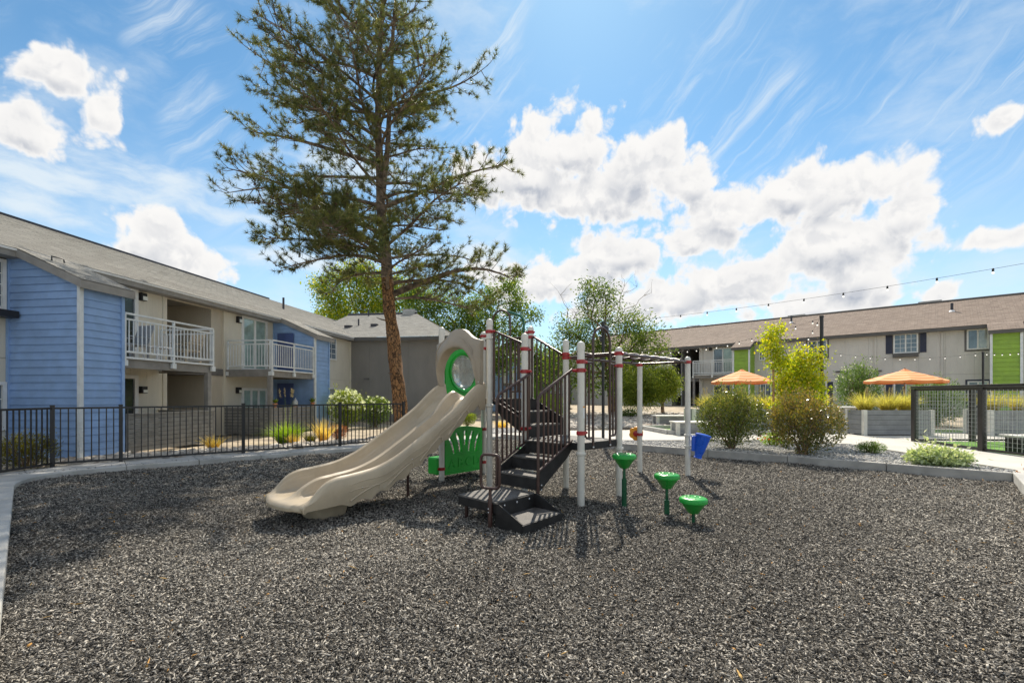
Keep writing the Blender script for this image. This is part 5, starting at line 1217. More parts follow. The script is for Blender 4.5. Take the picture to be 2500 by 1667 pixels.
# umbrellas
def umbrella(px, Y, pw, py_rim, py_top, label):
    x = XP(px, Y); zr_ = CH+(HZ-py_rim)/F*Y; zt_ = CH+(HZ-py_top)/F*Y; rad = pw/2/F*Y; r = root('patio_umbrella', (x, Y, PZ), label, 'umbrella', 'orange patio umbrellas')
    n = 8
    for k in range(n):
        a0, a1 = 2*math.pi*(k+.28)/n, 2*math.pi*(k+1.28)/n; rows = []
        for j in range(9):
            f_ = j/8; rr = .1+(rad-.1)*f_; z = zt_-(zt_-zr_)*(f_**1.12); row = []
            for i in range(7):
                g = i/6; a = a0+(a1-a0)*g; sag = 1-.075*math.sin(math.pi*g)*f_; row.append((x+rr*sag*math.cos(a), Y+rr*sag*math.sin(a), z-.03*math.sin(math.pi*g)*f_))
            rows.append(row)
        rows.append([(q[0], q[1], q[2]-.10) for q in rows[-1]])
        m = MB().grid(rows); o = m.build('canopy_panel', M['umb'], r, smooth=True)
        o.data.materials.append(M['umb2'])
        for i, p in enumerate(o.data.polygons): p.material_index = 1 if (i//6) in (1, 3, 5, 7) else 0
        MB().tube([(x+.1*math.cos(a0), Y+.1*math.sin(a0), zt_-.04), (x+rad*math.cos(a0), Y+rad*math.sin(a0), zr_-.03)], .012, 6).build('rib', M['bark'], r)
    MB().lathe((x, Y, zt_-.12), [(.42, -.04), (.40, .0), (.2, .10), (.03, .2)], 8).build('vent_cap', M['umb'], r)
    MB().tube([(x, Y, PZ), (x, Y, zt_+.12)], .022, 10).build('pole', M['bark'], r); MB().lathe((x, Y, PZ), [(.28, 0), (.28, .06), (.05, .1)], 16).build('base', M['black'], r)
umbrella(1811, 21.6, 140, 931, 905.5, 'orange striped patio umbrella in front of the lime green bay')
umbrella(2209, 18.7, 162, 929, 905, 'orange striped patio umbrella left of the wire fence')
# light poles and string lights
def pole(px, Y, ztop, label, head=False, r=.045, z0=PZ):
    x = XP(px, Y); o = root('light_pole', (x, Y, z0), label, 'pole'); MB().tube([(x, Y, z0), (x, Y, ztop)], r, 12).build('shaft', M['black'], o, smooth=True)
    MB().lathe((x, Y, z0), [(.13, 0), (.13, .015), (.05, .03)], 12).build('base_plate', M['black'], o)
    if head:
        MB().lathe((x+.02, Y-.1, ztop-.28), [(.02, -.08), (.1, -.05), (.14, .03), (.05, .16)], 14, axis=(.3, -.5, .8)).build('flood_lamp', M['black'], o, smooth=True); MB().box(x-.09, Y-.03, ztop-.6, x+.04, Y+.1, ztop-.42).build('flood_lamp', M['black'], o, bevel=.02)
    else: MB().lathe((x, Y, ztop), [(r+.01, -.03), (r+.01, .02), (.01, .03)], 12).build('cap', M['black'], o)
    return Vector((x, Y, ztop-.04))
P1 = pole(1472.5, 13.7, 3.68, 'black light pole with flood lamps seen through the brown arch', True); P2 = pole(2006, 12.8, 3.68, 'tall black pole beside the yellow maple'); P3 = pole(2400, 22., 3.55, 'thin black pole in front of the lime green bay')
glow = bpy.data.materials.new('emissive_bulb'); glow.use_nodes = True; g_ = glow.node_tree.nodes['Principled BSDF']; g_.inputs['Base Color'].default_value = (.8, .78, .72, 1); g_.inputs['Emission Color'].default_value = (1, .95, .85, 1); g_.inputs['Emission Strength'].default_value = .5; g_.inputs['Roughness'].default_value = .15  # pale bulb glass with weak emission, the same on every string
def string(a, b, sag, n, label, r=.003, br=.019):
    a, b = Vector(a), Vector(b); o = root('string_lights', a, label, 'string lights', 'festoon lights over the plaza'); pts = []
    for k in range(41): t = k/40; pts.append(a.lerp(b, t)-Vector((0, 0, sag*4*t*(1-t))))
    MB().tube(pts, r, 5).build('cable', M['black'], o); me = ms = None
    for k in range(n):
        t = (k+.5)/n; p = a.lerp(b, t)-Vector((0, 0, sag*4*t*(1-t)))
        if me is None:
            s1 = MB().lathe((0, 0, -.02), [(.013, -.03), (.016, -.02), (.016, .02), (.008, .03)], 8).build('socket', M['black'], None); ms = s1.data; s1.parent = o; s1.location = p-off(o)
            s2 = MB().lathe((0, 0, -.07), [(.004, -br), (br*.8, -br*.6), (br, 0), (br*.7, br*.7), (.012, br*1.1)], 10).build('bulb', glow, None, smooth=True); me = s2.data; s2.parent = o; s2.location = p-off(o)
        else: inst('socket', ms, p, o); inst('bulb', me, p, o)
e1 = W(2500, 628, 7.5); e1 = e1+(e1-P1)*.25
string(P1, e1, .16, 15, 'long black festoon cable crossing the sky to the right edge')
P4 = Vector((XP(1560, 24), 24, 4.6))
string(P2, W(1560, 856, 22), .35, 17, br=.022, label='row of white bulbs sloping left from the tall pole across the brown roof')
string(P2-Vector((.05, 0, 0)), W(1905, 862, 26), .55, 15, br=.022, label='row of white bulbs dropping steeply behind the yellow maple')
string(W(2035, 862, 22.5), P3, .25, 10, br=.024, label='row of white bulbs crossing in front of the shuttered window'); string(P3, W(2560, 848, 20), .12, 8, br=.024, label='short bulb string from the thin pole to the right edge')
# ------------------------------------------------------------------ plants
def unit(a): return a/np.maximum(np.linalg.norm(a, axis=1, keepdims=True), 1e-9)
def leaf_mesh(name, P, axis, length, width, mat, parent, attr=None, droop=.0, rng=RNG):
    n = len(P); axis = unit(axis); rnd = unit(rng.normal(size=(n, 3))); side = unit(np.cross(axis, rnd)); nr = np.cross(side, axis)
    l = np.broadcast_to(length, n)[:, None]; w = np.broadcast_to(width, n)[:, None]
    v0 = P; v1 = P+axis*l*.45+side*w*.5+nr*l*.08; v2 = P+axis*l; v3 = P+axis*l*.45-side*w*.5+nr*l*.08
    Vv = np.stack([v0, v1, v2, v3], 1).reshape(-1, 3); Ff = np.arange(4*n).reshape(n, 4)
    o = np_obj(name, Vv, Ff, mat, parent, rng.random(n) if attr is None else attr); return o
def blades_mesh(name, P, d, length, width, bend, mat, parent, attr=None, seg=4, rng=RNG):
    """arching grass blades: P roots, d lean direction (unit-ish), bend how far the tip falls"""
    n = len(P); side = unit(np.cross(d, np.array([0, 0, 1.])[None]+rng.normal(0, .2, (n, 3)))); Vs = []
    for k in range(seg+1):
        t = k/seg; c = P+d*(length*t)[:, None]; c[:, 2] -= bend*length*t**2.2; hor = d.copy(); hor[:, 2] = 0; c += hor*(bend*length*.6*t**2)[:, None]
        w = (width*(1-t)**.7*(.5 if k == 0 else 1))[:, None]; Vs += [c-side*w, c+side*w]
    Vv = np.stack(Vs, 1).reshape(-1, 3); m = 2*(seg+1); q = np.array([[2*k, 2*k+1, 2*k+3, 2*k+2] for k in range(seg)]); Ff = (q[None]+(np.arange(n)*m)[:, None, None]).reshape(-1, 4)
    at = rng.random(n) if attr is None else attr
    return np_obj(name, Vv, Ff, mat, parent, np.repeat(at, seg))
def ball(n, rng=RNG, shell=.55):
    d = unit(rng.normal(size=(n, 3))); r = (shell+(1-shell)*rng.random(n)**.7)[:, None]; r = np.where(rng.random((n, 1)) < .25, rng.random((n, 1)), r); return d*r, d
def limb(mb, a, b, r0, r1, wob=.12, seg=5, n=7, sag=0.):
    a, b = Vector(a), Vector(b); L_ = (b-a).length; pts = []; rs = []
    for k in range(seg+1):
        t = k/seg; p = a.lerp(b, t)+Vector((random.uniform(-1, 1), random.uniform(-1, 1), random.uniform(-.6, .6)))*wob*L_*.25*math.sin(math.pi*t)+Vector((0, 0, sag*L_*math.sin(math.pi*t))); pts.append(p); rs.append(r0+(r1-r0)*t**.8)
    mb.tube(pts, rs, n); return pts
def tree(name, label, cat, base, trunk_r, fork_z, clumps, per, leaf, mat, bark=None, group=None, twigs=6, leafw=.55, bare=(), density=1., name_crown='crown'):
    """clumps: (centre Vector, rx, ry, rz)"""
    rt = root(name, base, label, cat, group); mb = MB(); base = Vector(base); bark = bark or M['bark']
    top = sum((c[0] for c in clumps), Vector())/len(clumps); fork = Vector((base.x+(top.x-base.x)*.25, base.y, fork_z))
    limb(mb, base-Vector((0, 0, .1)), fork, trunk_r*1.15, trunk_r*.8, .06, 6, 10)
    LP, LA, AT = [], [], []
    for c, rx, ry, rz in clumps:
        pts = limb(mb, fork-Vector((0, 0, random.uniform(0, .25)*fork_z*.4)), c, trunk_r*.42, trunk_r*.10, .35, 5, 6, .05)
        n = int(per*rx*rz*density*random.uniform(.8, 1.2))
        nt = max(3, int(twigs)); ends = []
        for _ in range(nt):
            d, _u = ball(1); e = c+Vector((d[0][0]*rx*.85, d[0][1]*ry*.85, d[0][2]*rz*.85)); st = pts[random.choice((3, 4, 5))]; limb(mb, st, e, trunk_r*.08, .006, .4, 3, 4); ends.append(e)
        # leaves gather in tufts along the twigs
        E = np.array([tuple(e) for e in ends]); nb = max(8, n//14); bc, bd = ball(nb); bc = bc*np.array([rx, ry, rz])+np.array(c)
        pull = E[RNG.integers(0, len(E), nb)]; bc = np.where(RNG.random((nb, 1)) < .45, bc*.45+pull*.55, bc)
        k = RNG.integers(0, nb, n); P = bc[k]+RNG.normal(0, 1, (n, 3))*leaf*1.5
        out = unit(P-np.array(c)); A = out*.6+RNG.normal(0, .7, (n, 3)); A[:, 2] -= .25
        LP.append(P); LA.append(A); AT.append(np.clip(.5+.25*RNG.normal(size=n)+.35*(RNG.random(nb)-.5)[k]+.1*(P[:, 2]-c.z)/rz, 0, 1))
    mb.build('trunk', bark, rt, smooth=True)
    P, A, at = np.concatenate(LP), np.concatenate(LA), np.concatenate(AT); n = len(P)
    leaf_mesh(name_crown, P, A, leaf*RNG.uniform(.7, 1.35, n), leaf*leafw*RNG.uniform(.7, 1.3, n), mat, rt, at)
    if len(bare):
        for a, b in bare:
            mb = MB(); pts = limb(mb, a, b, .028, .008, .3, 6, 5, .08)
            for q in range(7): s = pts[random.randint(2, 6)]; e = s+Vector((random.uniform(-.7, .7), random.uniform(-.4, .4), random.uniform(-.1, .8))); limb(mb, s, e, .009, .003, .4, 3, 4)
            mb.build('bare_branch', pm('dead_wood', (.34,.30,.26), .9, .2, 8), rt)
    return rt
def pxclumps(lst, Y, deep=.8):
    out = []
    for px, py, rx, ry, *dy in lst:
        y = Y+(dy[0] if dy else random.uniform(-1, 1)*deep); c = W(px, py, y); k = y/F; out.append((c, rx*k, max(rx, ry)*k*.9, ry*k))
    return out
def shrub(name, label, base, rx, ry, h, n, leaf, mat, group=None, stems=9, leafw=.5, lean=(0, 0), z0=.0, up_=.5, flowers=None, spiky=0, cat='shrub', low=.12, shoots=0, bite=-.55):
    rt = root(name, base, label, cat, group); mb = MB(); base = Vector(base); P, A, AT = [], [], []
    tips = []
    for k in range(stems):
        a = 2*math.pi*(k+random.random()*.7)/stems; f_ = random.uniform(.35, 1.0); e = base+Vector((rx*.8*f_*math.cos(a)+lean[0], ry*.8*f_*math.sin(a)+lean[1], h*random.uniform(.55, .98)*(1-.25*f_*f_)))
        pts = limb(mb, base+Vector((random.uniform(-.06, .06), random.uniform(-.06, .06), -.03)), e, .014+.006*h, .005, .25, 5, 5, .04); tips.append(pts)
        for q in range(3): s = pts[random.randint(2, 4)]; ee = s+Vector((random.uniform(-.35, .35)*rx, random.uniform(-.35, .35)*ry, random.uniform(.1, .4)*h)); tips.append(limb(mb, s, ee, .008, .003, .3, 3, 4))
    for k in range(shoots):
        a = random.uniform(0, 6.28); q = random.uniform(.2, .95); s = base+Vector((rx*q*.8*math.cos(a), ry*q*.8*math.sin(a), h*(.9-.35*q*q))); ln = random.uniform(.2, .55)
        e = s+Vector((rx*.35*q*math.cos(a)*random.random(), ry*.35*q*math.sin(a)*random.random(), ln*random.uniform(.6, 1)))
        pts = limb(mb, s-Vector((0, 0, .25*h)), e, .007, .003, .2, 9, 4); tips += [pts[3:]]*3
    mb.build('stems', M['bark'], rt)
    # volume of leaves: an egg standing on the ground with bites taken out
    m = int(n*1.5); d, _ = ball(m, shell=.5); c0 = np.array([base.x+lean[0]*.5, base.y+lean[1]*.5, base.z+h*(low+(1-low)/2)]); q = d*np.array([rx, ry, h*(1-low)/2])
    nz = np.sin(q[:, 0]*7/rx+1.3*np.sin(q[:, 2]*5/h))*np.cos(q[:, 1]*6/ry+q[:, 2]*4/h)+.5*np.sin(q[:, 0]*13/rx+3)*np.sin(q[:, 2]*12/h)
    keep = nz > bite; q = q[keep][:n]; P1 = q+c0; n1 = len(P1)
    k = n1//3; tp = np.array([tuple(p) for pts in tips for p in pts[1:]]); P2 = tp[RNG.integers(0, len(tp), k)]+RNG.normal(0, leaf*1.4, (k, 3))
    Pn = np.concatenate([P1, P2]); out = unit(Pn-(c0-np.array([0, 0, h*.3]))); An = out*.7+RNG.normal(0, .55, Pn.shape); An[:, 2] += up_*.5
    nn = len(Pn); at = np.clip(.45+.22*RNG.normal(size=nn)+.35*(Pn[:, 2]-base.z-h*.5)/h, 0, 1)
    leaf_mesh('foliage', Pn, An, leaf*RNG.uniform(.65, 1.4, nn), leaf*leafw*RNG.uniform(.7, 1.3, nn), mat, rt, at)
    if flowers:
        nf, sz, fm = flowers; d, _ = ball(nf, shell=.93); d[:, 2] = np.abs(d[:, 2])*1.0-.1*RNG.random(nf); Pf = d*np.array([rx, ry, h*.55])*1.02+c0-np.array([0, 0, h*.02])
        for s_ in range(3):
            pass
        An = d+RNG.normal(0, .8, Pf.shape); Pr = np.repeat(Pf, 4, 0); Ar = np.repeat(d, 4, 0)*.6+RNG.normal(0, .9, (nf*4, 3)); leaf_mesh('flowers', Pr, Ar, sz*RNG.uniform(.6, 1.2, nf*4), sz*.8, fm, rt)['kind'] = 'stuff'
    return rt
def grass(name, label, base, rad, h, n, mat, bend=.45, width=.006, group=None, lean=.75, plumes=None, cat='grass', oval=1.):
    rt = root(name, base, label, cat, group); base = np.array(base, float)
    a = RNG.uniform(0, 2*np.pi, n); r = rad*.35*np.sqrt(RNG.random(n)); P = base+np.stack([r*np.cos(a)*oval, r*np.sin(a), np.zeros(n)], 1)
    a2 = a+RNG.normal(0, .5, n); ln = RNG.random(n)*lean; d = unit(np.stack([np.cos(a2)*ln*oval**.5, np.sin(a2)*ln, np.ones(n)], 1))
    blades_mesh('blades', P, d, h*RNG.uniform(.55, 1.1, n), np.full(n, width)*RNG.uniform(.7, 1.3, n), bend*RNG.uniform(.5, 1.3, n), mat, rt)
    if plumes:
        k, ph, pmat = plumes; a = RNG.uniform(0, 6.28, k); ln = RNG.uniform(.02, .22, k); d = unit(np.stack([np.cos(a)*ln, np.sin(a)*ln, np.ones(k)], 1)); P = base+np.zeros((k, 3))
        blades_mesh('stalks', P, d, np.full(k, ph)*RNG.uniform(.85, 1.05, k), np.full(k, .004), np.full(k, .05), mat, rt)
        tips = P+d*ph*.93; m = 60; Pp = np.repeat(tips, m, 0)+np.repeat(d, m, 0)*RNG.uniform(-.16, .1, (k*m, 1)); An = np.repeat(d, m, 0)+RNG.normal(0, .45, (k*m, 3)); leaf_mesh('plumes', Pp, An, .06, .012, pmat, rt)
    return rt
LM = dict(
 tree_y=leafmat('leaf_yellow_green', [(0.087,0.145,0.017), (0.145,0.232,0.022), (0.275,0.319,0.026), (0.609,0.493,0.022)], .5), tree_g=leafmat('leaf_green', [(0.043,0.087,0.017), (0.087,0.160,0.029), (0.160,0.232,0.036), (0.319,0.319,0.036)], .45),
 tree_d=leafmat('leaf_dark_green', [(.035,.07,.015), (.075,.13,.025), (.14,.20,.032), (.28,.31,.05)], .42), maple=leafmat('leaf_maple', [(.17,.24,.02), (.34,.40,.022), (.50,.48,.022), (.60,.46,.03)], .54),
 glossy=leafmat('leaf_glossy', [(.05,.085,.02), (.10,.14,.028), (.20,.21,.04), (.36,.31,.07)], .3, .22, 1.0), copper=leafmat('leaf_copper', [(.06,.095,.024), (.13,.14,.03), (.25,.18,.045), (.42,.25,.06)], .34, .24, 1.0),
 olean=leafmat('leaf_oleander', [(0.043,0.087,0.029), (0.087,0.160,0.043), (0.160,0.246,0.072), (0.290,0.362,0.145)], .35), olive=leafmat('leaf_olive', [(0.072,0.072,0.014), (0.145,0.131,0.022), (0.232,0.203,0.029)], .4), round=leafmat('leaf_round_bush', [(0.072,0.116,0.017), (0.145,0.203,0.026), (0.246,0.290,0.036), (0.377,0.392,0.058)], .45),
 white=leafmat('petal_white', [(.8,.8,.78), (.85,.85,.8)], .3), redf=leafmat('petal_red', [(0.850,0.029,0.029), (0.850,0.087,0.029)], .3), silver=leafmat('leaf_silver', [(0.290,0.362,0.203), (0.493,0.551,0.348), (0.725,0.725,0.493)], .3, .8, .2), red=leafmat('leaf_redbrown', [(0.232,0.072,0.043), (0.406,0.145,0.072), (0.478,0.232,0.102)], .35),
 juni=leafmat('leaf_juniper', [(0.072,0.131,0.022), (0.131,0.217,0.036), (0.203,0.290,0.058)], .35), gr=leafmat('blade_green', [(0.131,0.232,0.022), (0.246,0.362,0.029), (0.406,0.464,0.043)], .5), gt=leafmat('blade_tan', [(0.522,0.348,0.116), (0.725,0.522,0.189), (0.841,0.638,0.290)], .5), gy=leafmat('blade_yellow', [(.40,.34,.10), (.52,.43,.13), (.45,.42,.12), (.60,.48,.22)], .5), plume=leafmat('plume', [(.34,.27,.19), (.44,.36,.27)], .3),
 needle=leafmat('pine_needle', [(.05,.068,.03), (.095,.115,.042), (.17,.17,.06), (.27,.21,.08)], .38, .45, .4))
# the big pine
def pine():
    Y0 = 17.0; z_ = lambda py: CH+(HZ-py)/F*Y0
    base = Vector((XP(981, Y0), Y0, 0)); rt = root('pine_tree', base, 'tall ragged pine with bare reddish trunk rising behind the slide', 'tree')
    TP = [(981, 0.), (974, 1.6), (962, 3.2), (950, 4.8), (943, 6.4), (930, 8.5), (923, 11.7), (926, 14), (936, 16.2), (945, 19.0)]
    RA = [.28, .245, .228, .21, .20, .165, .12, .095, .065, .015]
    tp = [Vector((XP(p, Y0), Y0, z)) for p, z in TP]
    def at(z):
        for i in range(len(tp)-1):
            if z <= tp[i+1].z: f_ = (z-tp[i].z)/(tp[i+1].z-tp[i].z); return tp[i].lerp(tp[i+1], f_), RA[i]+(RA[i+1]-RA[i])*f_
        return tp[-1], .02
    # trunk with knotty, plated outline
    m = bpy.data.materials.new('pine_bark'); m.use_nodes = True; T = NT(m.node_tree); b = T.n['Principled BSDF']; pos = T.add('ShaderNodeNewGeometry').outputs['Position']
    sp = T.vmath('MULTIPLY', pos, (1, 1, .38)); vo = T.add('ShaderNodeTexVoronoi', feature='DISTANCE_TO_EDGE', ins={'Vector': T.vmath('ADD', sp, T.vmath('MULTIPLY', T.add('ShaderNodeTexNoise', ins={'Vector': pos, 'Scale': 9., 'Detail': 4.}).outputs['Color'], (.12, .12, .12))), 'Scale': 11.}).outputs[0]
    vc = T.add('ShaderNodeTexVoronoi', ins={'Vector': sp, 'Scale': 11.}).outputs['Color']; n1 = T.add('ShaderNodeTexNoise', ins={'Vector': pos, 'Scale': 16., 'Detail': 8., 'Roughness': .7}).outputs[0]; n2 = T.add('ShaderNodeTexNoise', ins={'Vector': pos, 'Scale': 1.6, 'Detail': 3.}).outputs[0]
    c = T.mix(T.ramp(n1, .3, .7), (.17,.085,.038), (.43,.225,.09)); c = T.mix(T.ramp(n2, .45, .7, 0, .6), c, (.26,.15,.08)); c = T.mix(T.ramp(vo, .0, .09, 1., 0.), c, (.035,.022,.015)); T.l.new(c, b.inputs['Base Color']); b.inputs['Roughness'].default_value = .95
    bm = T.add('ShaderNodeBump', ins={'Strength': 1., 'Distance': .05, 'Height': T.math('ADD', T.ramp(vo, 0, .12), T.math('MULTIPLY', n1, .6))}); T.l.new(bm.outputs[0], b.inputs['Normal'])
    ub = pm('pine_upper_bark', (.10,.075,.05), .95, .35, 5, .8, 25, col2=(.16,.12,.085))
    rows = []; z = -.15
    while z < 18.9:
        p, r = at(max(z, 0)); row = []
        for k in range(20):
            a = 2*math.pi*k/20; kn = 1+.07*math.sin(3*a+z*1.9)+.06*math.sin(5*a-z*3.3)+.05*math.sin(2*a+z*7.)+(.10*math.exp(-((z-3.3)/.35)**2)) if z < 6 else 1+.05*math.sin(3*a+z*2)
            if z < .4: kn += .25*(.4-z)**1.5
            row.append((p.x+r*kn*math.cos(a), p.y+r*kn*math.sin(a), z))
        rows.append(row); z += .13
    cut = int((5.9+.15)/.13)
    MB().grid([r+[r[0]] for r in rows[:cut+1]]).build('trunk', m, rt, smooth=True); MB().grid([r+[r[0]] for r in rows[cut:]]).build('upper_trunk', ub, rt, smooth=True)
    prof_l = smooth_tab([(4.4, 1.0), (6.2, 3.4), (7.2, 4.3), (8.2, 4.7), (10, 4.8), (11.4, 5.1), (12.6, 4.4), (13.8, 4.2), (15, 3.3), (16.2, 2.6), (17.5, 1.6), (19.5, .5), (24, .4)]); prof_r = smooth_tab([(4.4, 3.2), (5.4, 3.9), (6.4, 4.3), (7.8, 4.2), (9.3, 3.6), (10.3, 3.9), (12, 3.0), (13.6, 3.0), (15, 2.0), (16.2, 1.6), (17.5, 1.2), (19.5, .4), (24, .3)])
    rg = random.Random(21); mb = MB(); tuftP, tuftD = [], []; cones = []
    def branch(z0, az, L_, r0, rise, droop, tip, dens=1.):
        o, _ = at(z0); d = Vector((math.cos(az), math.sin(az), 0)); sidev = Vector((-d.y, d.x, 0)); pts, rs = [], []; N = 9; w1, w2 = rg.uniform(-1, 1), rg.uniform(-1, 1)
        for k in range(N+1):
            t = k/N; pts.append(o+d*(L_*t)+sidev*(L_*.07*(w1*math.sin(t*3.1)+w2*math.sin(t*6.3)))+Vector((0, 0, L_*(rise*t-droop*t*t+tip*t**4)))); rs.append(r0*(1-t)**.8+.008)
        mb.tube(pts, rs, 6)
        ns = int(L_*4.6*dens)+3
        for q in range(ns):
            f_ = min(.999, .14+.86*(q+rg.random()*.6)/ns); i = min(N-1, int(f_*N)); p = pts[i].lerp(pts[i+1], f_*N-i); sg = 1 if q % 2 else -1
            l2 = min(1.5, L_*.30)*(1.15-f_*.75)*rg.uniform(.6, 1.2)+.18; a2 = az+sg*rg.uniform(.5, 1.15); d2 = Vector((math.cos(a2), math.sin(a2), rg.uniform(-.35, .85))).normalized()
            e = p+d2*l2; mid = p.lerp(e, .5)+Vector((0, 0, -.06*l2)); mb.tube([p, mid, e+Vector((0, 0, .07*l2))], [.016, .011, .006], 4, caps=False)
            nt = max(2, int(l2*6.2*dens))
            for u in range(nt):
                t = .35+.65*(u+.5)/nt; c0 = p.lerp(e, t); d3 = (d2+Vector((rg.uniform(-.8, .8), rg.uniform(-.8, .8), rg.uniform(-.1, .8)))).normalized(); l3 = rg.uniform(.05, .34); c1 = c0+d3*l3
                if l3 > .1: mb.tube([c0, c1], [.007, .004], 3, caps=False)
                tuftP.append(tuple(c1)); tuftD.append(tuple(d3))
                if rg.random() < .05: cones.append(tuple(c0-Vector((0, 0, .05))))
            tuftP.append(tuple(e)); tuftD.append(tuple(d2))
    k = 0; z0 = 5.0
    while z0 < 18.4:
        az = k*2.39996+.4; cx_ = math.cos(az); wl = max(0, -cx_); wr = max(0, cx_); LL, LR = prof_l(z0+.4), prof_r(z0+.4)
        rise = rg.uniform(.3, .7) if z0 >= 9 else rg.uniform(.2, .55); steep = .35*max(0, (z0-12)/6); zt = z0+.4+(rise+steep-.25)*3.2; LL, LR = prof_l(zt), prof_r(zt)
        L_ = (LL*wl+LR*wr+.8*(LL+LR)/2*abs(math.sin(az)))/(wl+wr+.8*abs(math.sin(az)))*rg.choice((.55, .75, .9, 1., 1.08))
        if z0 < 6.6 and cx_ < -.1: k += 1; z0 += .1; continue
        low = z0 < 9
        branch(z0, az, max(.4, L_), .018+.008*L_, rise+steep, .40 if low else .3, .12, rg.choice((.6, 1., 1.2, 1.5, 1.8))); k += 1; z0 += .165+.012*max(0, 12-z0)
    # limbs that show in the photo: the long one to the right, the forks to the left, the thin one at upper right
    branch(5.15, -.05, 4.75, .13, .62, .42, -.10, 1.2); branch(6.7, math.pi-.15, 4.4, .10, .75, .45, .05); branch(7.4, math.pi+.3, 5.2, .09, .62, .38, .1); branch(10.0, math.pi-.1, 5.2, .085, .42, .22, .1); branch(11.9, .15, 4.1, .06, .55, .1, .1); branch(11.6, math.pi+.1, 4.6, .07, .62, .2, .1); branch(8.4, -.2, 4.7, .08, .45, .3, .1); branch(5.6, .35, 3.9, .07, .42, .45, -.05)
    branch(6.35, math.pi+.25, 3.6, .06, .30, .42, .0, 1.3); branch(6.0, math.pi-.5, 3.0, .05, .25, .4, .0, 1.3); branch(7.0, math.pi+.9, 3.8, .05, .4, .4, .0, 1.2)
    for zs, asz, ls in ((2.2, 3.9, .12), (2.9, 5.6, .16), (3.6, 4.4, .22), (4.2, 3.3, .3), (4.5, 5.2, .18), (1.4, 5.0, .08)):
        o_, r_ = at(zs); dv = Vector((math.cos(asz), math.sin(asz), .25)); mb.tube([o_+dv*r_*.7, o_+dv*(r_+ls*.6), o_+dv*(r_+ls)+Vector((0, 0, .02))], [.035, .022, .012], 6)
    lead = [Vector((XP(930, Y0)+.05, Y0, 8.8)), Vector((XP(948, Y0), Y0-.1, 10.5)), Vector((XP(953, Y0), Y0, 12.8)), Vector((XP(962, Y0), Y0, 15.5)), Vector((XP(975, Y0), Y0, 17.8))]; mb.tube(lead, [.11, .095, .08, .05, .015], 8)
    mb.build('branches', ub, rt, smooth=True)
    TPs, TDs = np.array(tuftP), unit(np.array(tuftD)); nt = len(TPs); per = 23; n = nt*per
    D = np.repeat(TDs, per, 0)*.75+unit(RNG.normal(size=(n, 3)))*1.0; D[:, 2] += .12; D = unit(D); P = np.repeat(TPs, per, 0)-np.repeat(TDs, per, 0)*RNG.uniform(0, .10, (n, 1)); Ln = RNG.uniform(.11, .25, n)[:, None]
    sd_ = unit(np.cross(D, unit(RNG.normal(size=(n, 3)))))*.0075; Vv = np.stack([P-sd_, P+sd_, P+D*Ln], 1).reshape(-1, 3); at_ = np.clip(np.repeat(RNG.beta(2, 2.2, nt), per)*.8+.2*RNG.random(n), 0, 1)
    cr = np_obj('crown', Vv, np.arange(3*n).reshape(n, 3), LM['needle'], rt, at_)
    C = np.array(cones); nc = len(C); R_ = rot_mats(nc, .5); B = OCT_V*np.array([.038, .038, .06]); Vv = np.einsum('nij,kj->nki', R_, B)+C[:, None, :]
    np_obj('cones', Vv.reshape(-1, 3), (OCT_F[None]+(np.arange(nc)*6)[:, None, None]).reshape(-1, 3), pm('cone', (.10,.055,.03), .9, .3, 20), rt)['kind'] = 'stuff'
pine()
# broadleaf trees behind the buildings
tree('broadleaf_tree', 'yellowing broadleaf tree showing above the wing left of the pine', 'tree', (XP(880, 40), 40, 0), .25, 5.5,
     pxclumps([(800,705,42,36),(845,680,48,38),(905,690,48,45),(955,690,46,40),(825,745,52,36),(895,745,62,42),(985,735,34,40),(870,655,36,24),(795,768,30,18),(940,755,50,36),(775,690,20,16),(835,775,60,24)], 40), 850, .2, LM['tree_y'], twigs=9)
tree('broadleaf_tree', 'airy light green tree behind the slide hood and stair rails', 'tree', (XP(1150, 37), 37, 0), .22, 4.5,
     pxclumps([(1015,720,44,36),(1075,735,50,42),(1145,755,52,50),(1200,725,30,36),(1245,700,26,34),(1262,755,34,40),(1308,772,20,18),(1100,810,62,44),(1195,800,60,48),(1262,825,44,44),(1035,775,44,34),(1150,850,80,40),(1215,880,70,40)], 37), 950, .19, LM['tree_g'], twigs=9)
B3 = (XP(1495, 25), 25, .45)
tree('broadleaf_tree', 'ragged green tree with bare dead branches in the middle background', 'tree', B3, .2, 2.6,
     pxclumps([(1448,700,24,34),(1478,720,28,34),(1432,735,26,24),(1395,805,50,42),(1455,780,50,40),(1525,795,54,42),(1575,820,50,42),(1612,862,30,30),(1375,860,44,44),(1445,850,62,50),(1525,870,62,44),(1415,925,54,44),(1490,925,52,46),(1350,900,30,44),(1560,895,44,36)], 25), 1250, .15, LM['tree_d'], leafw=.42, twigs=9,
     bare=[(W(1500, 790, 25), W(1590, 715, 25)), (W(1510, 760, 25), W(1525, 690, 25.2)), (W(1395, 800, 25), W(1368, 720, 24.8)), (W(1480, 770, 25), W(1555, 700, 25.4)), (W(1400, 780, 25), W(1420, 745, 25))])
tree('broadleaf_tree', 'low pale green tree far behind the stairs beside the beige block', 'tree', (XP(1320, 44), 44, 0), .15, 3., pxclumps([(1310,868,40,32),(1350,880,40,36),(1285,880,36,30),(1335,905,44,36)], 44), 700, .2, LM['tree_g'])
